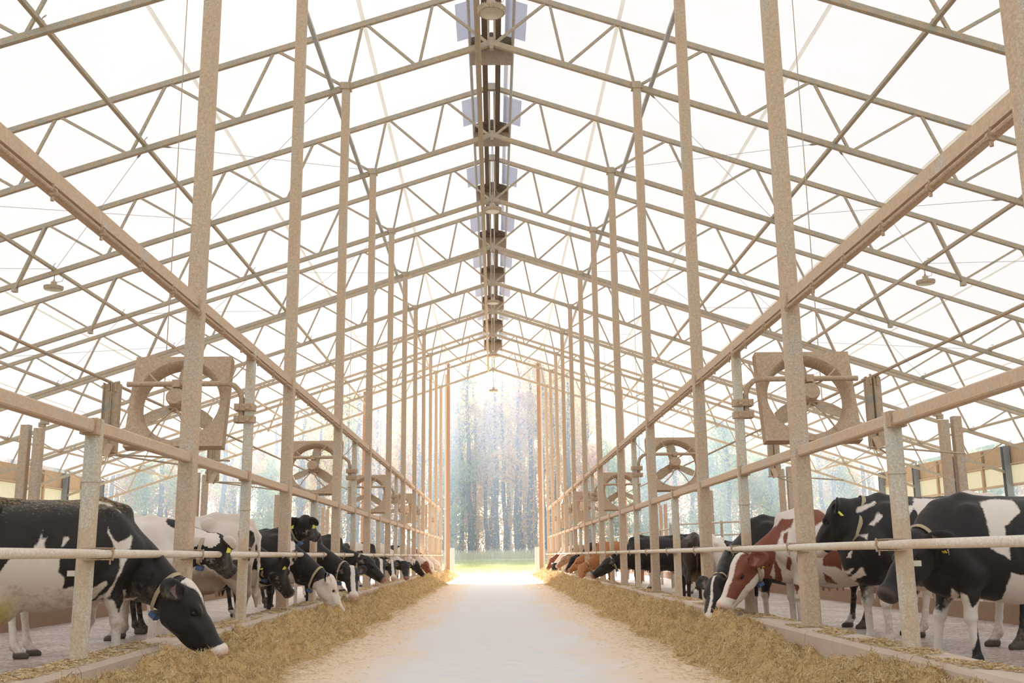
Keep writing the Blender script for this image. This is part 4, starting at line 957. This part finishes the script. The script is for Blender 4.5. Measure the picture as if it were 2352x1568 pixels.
# ================================================================== FEED
def hay_mat():
    t = NT('chopped_feed')
    v = t.attr('v'); n1 = t.noise(5, 5, .7); n2 = t.noise(60, 4, .8)
    f = t.math('ADD', t.math('MULTIPLY', v, .62), t.math('ADD', t.math('MULTIPLY', n1, .35), t.math('MULTIPLY', t.math('SUBTRACT', n2, .5), .35)))
    c = t.ramp(f, [(.06, (.34, .20, .075)), (.26, (.72, .47, .20)), (.50, (.90, .66, .33)), (.85, (.97, .83, .56))])
    t.col(c); t.bump(n2, .9, .02); return t.p(Roughness=.85, Specular_IOR_Level=.2)
M['hay'] = hay_mat()
def hay_h(x, y, s):
    """height of the feed heap; x is the distance from the lane centre"""
    q = Vector((x * s * 1.6, y * .55, 3.0 + s)); wob = .33 * mnoise.noise(Vector((y * .5, s * 4.0, 1.0))) + .16 * mnoise.noise(Vector((y * 1.7, s, 7)))
    inner = 1.95 + wob; t = (x - inner) / (2.72 - inner) if x < 2.72 else 1.0
    t = max(0.0, min(1.0, t)); h = .28 * (t * t * (3 - 2 * t))
    h *= 1.0 + .40 * mnoise.noise(q)
    if x > 2.72:
        back = mnoise.noise(Vector((y * .45 + 3, s * 2.2, 5))) ; h *= 1 - max(0, (x - 2.72) / .33) * min(.95, max(.30, .62 + 1.3 * back))
    if s > 0: h *= 1 - .97 * math.exp(-((y - 9.75) / .33) ** 2 - ((x - 3.0) / .42) ** 2)
    if s > 0: h *= 1 - .55 * math.exp(-((y - 8.9) / .5) ** 2)
    near = min(1, max(0, h * 12))
    h += near * (.08 * mnoise.noise(Vector((x * 3.2, y * 3.0, s))) + .03 * mnoise.noise(Vector((x * 8, y * 7, s + 2))) + .19 * (abs(mnoise.noise(Vector((x * 4.5, y * 3.6, s + 9)))) - .2) + .075 * (abs(mnoise.noise(Vector((x * 11, y * 10, s + 6)))) - .2) + .016 * mnoise.noise(Vector((x * 21, y * 19, s + 4))))
    return max(h, -.01)
def build_hay(s, w_):
    xs = np.linspace(1.45, 3.045, 62); V = []; ys = []; y = 5.0
    while y < 61: ys.append(y); y += max(.03, y * .0036)
    for y in ys:
        for x in xs: V.append((s * x, y, hay_h(x, y, s) if x > 1.5 else -.01))
    V = np.array(V); nx = len(xs); n = len(ys)
    i, j = np.meshgrid(np.arange(n-1), np.arange(nx-1), indexing='ij'); a = (i*nx+j).ravel()
    F = np.stack([a, a+1, a+nx+1, a+nx], 1)
    if s < 0: F = F[:, ::-1]
    V[:, 2] = np.where(V[:, 2] < .004, -.012, V[:, 2])
    me = np_mesh('feed_heap', V, F, M['hay'], {'v': np.full(len(V), .28)})
    o = link_new('feed_heap', me); tag(o, 'long heap of golden chopped feed lying against the %s curb' % w_, 'feed', kind='stuff')
    # loose strands
    rnd = np.random.RandomState(5 + s); N = 120000
    y = 5.6 * (58 / 5.6) ** (rnd.rand(N) ** 1.12); x = 1.2 + 1.85 * rnd.rand(N) ** .72
    Vs = []; vv = []; k = 0
    for q in range(N):
        h = hay_h(x[q], y[q], s)
        if h < .012 and rnd.rand() > .04 + 1.1 * max(0, x[q] - 1.42)**2: continue
        L = (.028 + .05 * rnd.rand()) * (1 + y[q] * .022); wd = .0016 * (.75 + y[q] * .05); a = rnd.rand() * 6.283; el = rnd.randn() * .5 if h > .012 else rnd.rand() * .05
        dx, dy, dz = math.cos(a) * math.cos(el), math.sin(a) * math.cos(el), math.sin(el)
        px, py = -math.sin(a) * wd, math.cos(a) * wd
        X, Yc, Z = s * x[q], y[q], max(h, 0) + .004 + abs(dz) * L * .25
        b = .35 * L * (rnd.rand() - .2)
        Vs += [(X - dx*L/2 - px, Yc - dy*L/2 - py, Z - dz*L/2), (X - dx*L/2 + px, Yc - dy*L/2 + py, Z - dz*L/2),
               (X + px, Yc + py, Z + b*.4 + .002), (X - px, Yc - py, Z + b*.4),
               (X + dx*L/2 + px, Yc + dy*L/2 + py, Z + dz*L/2), (X + dx*L/2 - px, Yc + dy*L/2 - py, Z + dz*L/2)]
        vv += [rnd.rand()] * 6; k += 1
    b = np.arange(k) * 6; F = np.concatenate([np.stack([b, b+1, b+2, b+3], 1), np.stack([b+3, b+2, b+4, b+5], 1)])
    me = np_mesh('loose_strands', Vs, F, M['hay'], {'v': vv}, smooth=False)
    so = link_new('loose_strands', me, o); so['kind'] = 'stuff'
    # scraps along the curb top
    Vs = []; vv = []; k = 0
    for q in range(16000):
        yy = 5 * (50 / 5) ** rnd.rand(); xx = 3.09 + .34 * rnd.rand()
        if mnoise.noise(Vector((xx * 3, yy * 1.5, s))) < -.12: continue
        L = (.02 + .03 * rnd.rand()) * (1 + yy * .03); wd = .0022 * (.7 + yy * .08); a = rnd.rand() * 6.283; z = .337 + .012 * rnd.rand()
        dx, dy = math.cos(a) * L / 2, math.sin(a) * L / 2; px, py = -math.sin(a) * wd, math.cos(a) * wd
        Vs += [(s*xx-dx-px, yy-dy-py, z), (s*xx-dx+px, yy-dy+py, z), (s*xx+dx+px, yy+dy+py, z+.008*rnd.rand()), (s*xx+dx-px, yy+dy-py, z)]; vv += [rnd.rand()] * 4; k += 1
    me = np_mesh('feed_scraps', Vs, np.arange(k*4).reshape(-1, 4), M['hay'], {'v': vv}, smooth=False)
    so = link_new('feed_scraps', me); tag(so, 'scattered scraps of feed on top of the %s concrete curb' % w_, 'feed', kind='stuff')
build_hay(-1, 'left'); build_hay(1, 'right')

# ================================================================== OUTSIDE
def ground_z(x, y): 
    t = max(0, min(1, (y - 66) / 60)); return .80 * t + max(0, y - 126) * .012 + .05 * mnoise.noise(Vector((x*.1, y*.1, 0)))*t
def grass_mat(name, a, b, c_):
    t = NT(name); n1 = t.noise(.5, 5, .7); n2 = t.noise(9, 5, .8)
    c = t.mix(n1, a, b); c = t.mix(t.math('MULTIPLY', n2, .5), c, c_)
    t.col(c); t.bump(n2, .8, .05); return t.p(Roughness=.9, Specular_IOR_Level=.1)
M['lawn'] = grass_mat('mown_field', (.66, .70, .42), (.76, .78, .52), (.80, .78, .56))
M['litter'] = grass_mat('leaf_litter_ground', (.20, .14, .08), (.34, .22, .11), (.14, .12, .07))
def terrain(name, x0, x1, y0, y1, mat, st=2.0, kind='structure'):
    xs = np.arange(x0, x1+.1, st); ys = np.arange(y0, y1+.1, st); V = [(x, y, ground_z(x, y) - .02) for y in ys for x in xs]; nx, n = len(xs), len(ys)
    i, j = np.meshgrid(np.arange(n-1), np.arange(nx-1), indexing='ij'); a = (i*nx+j).ravel()
    return tag(link_new(name, np_mesh(name, V, np.stack([a, a+1, a+nx+1, a+nx], 1), mat)), kind=kind)
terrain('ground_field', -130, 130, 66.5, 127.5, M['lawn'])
terrain('ground_woods', -150, 150, 127, 230, M['litter'], 4)
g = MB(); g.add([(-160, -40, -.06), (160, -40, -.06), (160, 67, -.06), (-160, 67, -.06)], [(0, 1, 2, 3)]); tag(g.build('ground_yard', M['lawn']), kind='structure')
# concrete apron
# grass blades
def leaf_mat(name, c1, c2, c3, tr=.5):
    t = NT(name); v = t.attr('v')
    c = t.ramp(v, [(.0, c1), (.5, c2), (1.0, c3)])
    ts = t.n('BsdfTranslucent'); df = t.n('BsdfDiffuse'); mx = t.n('MixShader'); mx.inputs[0].default_value = 1 - tr
    t.l(c, ts.inputs[0]); t.l(c, df.inputs[0]); t.l(ts.outputs[0], mx.inputs[1]); t.l(df.outputs[0], mx.inputs[2])
    t.l(mx.outputs[0], t.t.nodes['Material Output'].inputs[0]); t.t.nodes.remove(t.b); return t.m
def blades(name, N, x0, x1, y0, y1, hh, wd, mat, seed, label):
    r = np.random.RandomState(seed); Vs = np.zeros((N, 4, 3)); v = np.repeat(r.rand(N), 4)
    for q in range(N):
        x, y = r.uniform(x0, x1), r.uniform(y0, y1); z = ground_z(x, y) - .03; h = hh * (.5 + .8 * r.rand()) * (1 + .3*mnoise.noise(Vector((x*.15, y*.2, seed)))); a = r.rand() * 3.14; w2 = wd * (.5 + r.rand())
        lx, ly = r.randn() * .18 * h, r.randn() * .18 * h; c, s = math.cos(a) * w2, math.sin(a) * w2
        Vs[q] = [(x-c, y-s, z), (x+c, y+s, z), (x+lx+c*.6, y+ly+s*.6, z+h), (x+lx-c*.6, y+ly-s*.6, z+h*.97)]
    o = link_new(name, np_mesh(name, Vs.reshape(-1, 3), np.arange(N*4).reshape(-1, 4), mat, {'v': v}, smooth=False)); tag(o, label, 'grass', kind='stuff')
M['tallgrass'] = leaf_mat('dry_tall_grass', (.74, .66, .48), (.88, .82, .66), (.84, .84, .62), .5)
M['shortgrass'] = leaf_mat('short_grass', (.45, .52, .22), (.58, .62, .32), (.66, .62, .38), .5)
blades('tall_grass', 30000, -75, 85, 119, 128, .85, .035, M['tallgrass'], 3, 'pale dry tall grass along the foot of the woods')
blades('short_grass', 26000, -9, 9, 67, 110, .10, .03, M['shortgrass'], 4, 'short green grass of the sunlit field beyond the doorway')

M['bark'] = mat_plain('grey_brown_bark', (.17, .155, .15), .9, var=.35, scale=2)
LEAF = [leaf_mat('yellow_leaves', (.80, .58, .16), (.90, .74, .26), (.88, .82, .46), .62), leaf_mat('orange_leaves', (.84, .48, .18), (.90, .62, .26), (.90, .74, .42), .62),
        leaf_mat('green_leaves', (.38, .50, .14), (.56, .66, .22), (.76, .78, .36), .62), leaf_mat('rust_leaves', (.74, .42, .18), (.84, .56, .28), (.88, .68, .40), .6)]
def make_tree(seed, H, r0, crown0, spread, nl, leaf, label, lsize=.17, straight=True):
    rnd = random.Random(seed); root = empty('forest_tree'); tag(root, label, 'tree', label)
    tr = MB(); path = []; x = y = 0; n = 14
    for i in range(n+1):
        t = i/n; path.append((x, y, -.3 + (H+.3)*t)); x += rnd.gauss(0, .14 if straight else .32); y += rnd.gauss(0, .14)
    tr.tube(path, [r0*(1-.9*(i/n))**.8 + .02 for i in range(n+1)], 9); tips = []
    def pt(t): k = min(n-1, int(t*n)); f = t*n-k; return Vector(path[k]).lerp(Vector(path[k+1]), f)
    nb = int(26 if straight else 20)
    for b in range(nb):
        t = crown0 + (1-crown0)*(b+rnd.random())/nb; p = pt(min(.98, t)); a = rnd.random()*6.28; L = spread*(1.15-t*.75)*(.6+.7*rnd.random()); el = rnd.uniform(.45, 1.1)
        d = Vector((math.cos(a)*math.cos(el), math.sin(a)*math.cos(el), math.sin(el))); pts = [p]; q = p.copy()
        for k in range(4):
            d = (d + Vector((rnd.gauss(0, .2), rnd.gauss(0, .2), rnd.gauss(.02, .16)))).normalized(); q = q + d*L/4; pts.append(q.copy()); tips.append(q.copy())
            if k >= 1:
                e = (d + Vector((rnd.gauss(0, .7), rnd.gauss(0, .7), rnd.gauss(0, .5)))).normalized(); sp = [q, q + e*L*.16, q + e*L*.3 + Vector((0, 0, .12*L*rnd.random()))]; tr.tube(sp, [.03, .02, .008], 4, False); tips += [sp[1], sp[2]]
        rb = r0*(1-t)*.42+.03; tr.tube(pts, [rb, rb*.75, rb*.5, rb*.3, .012], 5, False)
    tr.build('trunk', M['bark'], root, True)
    nl = int(nl * 1.9); r = np.random.RandomState(seed); T = np.array([list(t) for t in tips]); c = T[r.randint(len(T), size=nl)] + r.randn(nl, 3)*[.55, .55, .42]
    # under-leaves on low shoots too
    low = r.rand(nl) < .09; c[low, 2] = r.uniform(1, H*crown0+3, low.sum()); c[low, :2] = r.randn(low.sum(), 2)*1.1
    u = r.randn(nl, 3); u /= np.linalg.norm(u, axis=1)[:, None]; w_ = r.randn(nl, 3); w_ -= u*(u*w_).sum(1)[:, None]; w_ /= np.linalg.norm(w_, axis=1)[:, None]
    sz = lsize*(.5+.9*r.rand(nl))[:, None]; V = np.stack([c-u*sz, c+w_*sz*.6, c+u*sz, c-w_*sz*.6], 1).reshape(-1, 3)
    me = np_mesh('leaves', V, np.arange(nl*4).reshape(-1, 4), leaf, {'v': np.repeat(r.rand(nl), 4)}, smooth=False); link_new('leaves', me, root); root.children[-1]['kind'] = 'stuff'
    return root
TR = [make_tree(1, 27, .33, .38, 4.4, 3000, LEAF[0], 'tall straight tree with sparse yellow leaves in the hazy woods beyond the field'),
      make_tree(2, 25, .34, .34, 4.0, 2600, LEAF[1], 'tall tree with thin orange leaves in the hazy woods beyond the field'),
      make_tree(3, 23, .30, .25, 4.2, 3200, LEAF[2], 'slender tree with yellowish green leaves in the hazy woods beyond the field'),
      make_tree(4, 29, .38, .50, 3.8, 1700, LEAF[0], 'very tall dark trunked tree almost bare below its yellow crown', ),
      make_tree(5, 15, .18, .20, 4.0, 2600, LEAF[3], 'small rust leaved understory tree in the hazy woods', straight=False),
      make_tree(6, 12, .15, .12, 3.8, 3400, LEAF[2], 'low bushy green leaved tree at the edge of the hazy woods', straight=False)]
rnd = random.Random(77); used = [False]*6
def put(i, x, y, sc=1.0):
    o = TR[i] if not used[i] else copy_tree(TR[i]); used[i] = True
    o.location = (x, y, ground_z(x, y)-.1); o.rotation_euler = (0, 0, rnd.random()*6.28); k = sc*rnd.uniform(.9, 1.1); o.scale = (k, k, k)
x = -66
while x < 72:      # front row
    g_ = x > 16 and rnd.random() < .6
    put(rnd.choice([0, 1, 2, 3, 3, 5] if not g_ else [2, 5, 2, 0]), x, rnd.uniform(129, 137)); x += rnd.uniform(1.9, 3.6)
x = -72
while x < 78: put(rnd.choice([0, 1, 3, 4, 2, 4]), x, rnd.uniform(138, 150)); x += rnd.uniform(2.0, 3.4)
x = -80
while x < 84: put(rnd.choice([0, 1, 3, 1, 4]), x, rnd.uniform(152, 172), 1.05); x += rnd.uniform(2.2, 3.6)
x = -90
while x < 92: put(rnd.choice([0, 1, 3, 2]), x, rnd.uniform(175, 200), 1.1); x += rnd.uniform(3.2, 5.2)
for px, i_ in ((-6.2, 0), (-4.4, 2), (-2.6, 0), (-.6, 1)): put(i_, px, rnd.uniform(131, 136), .9)
for px in (1.5, 3.4, 4.6, 6.4, 8.2): put(3, px, rnd.uniform(130, 134), 1.0)

# ---------- haze over the woods
hz = MB(); hz.prism([(80, -.5), (217, -.5), (217, 30), (121, 30), (90, 11)], -140, 140, 'x')
t = NT('woodland_haze'); t.t.nodes.remove(t.b)
vs_ = t.n('VolumeScatter'); vs_.inputs['Color'].default_value = (.54, .71, 1.0, 1); vs_.inputs['Density'].default_value = .009; vs_.inputs['Anisotropy'].default_value = .6
t.l(vs_.outputs[0], t.t.nodes['Material Output'].inputs['Volume'])
tag(hz.build('haze', t.m), 'thin bluish haze hanging between the trees of the woods', 'haze', kind='stuff')
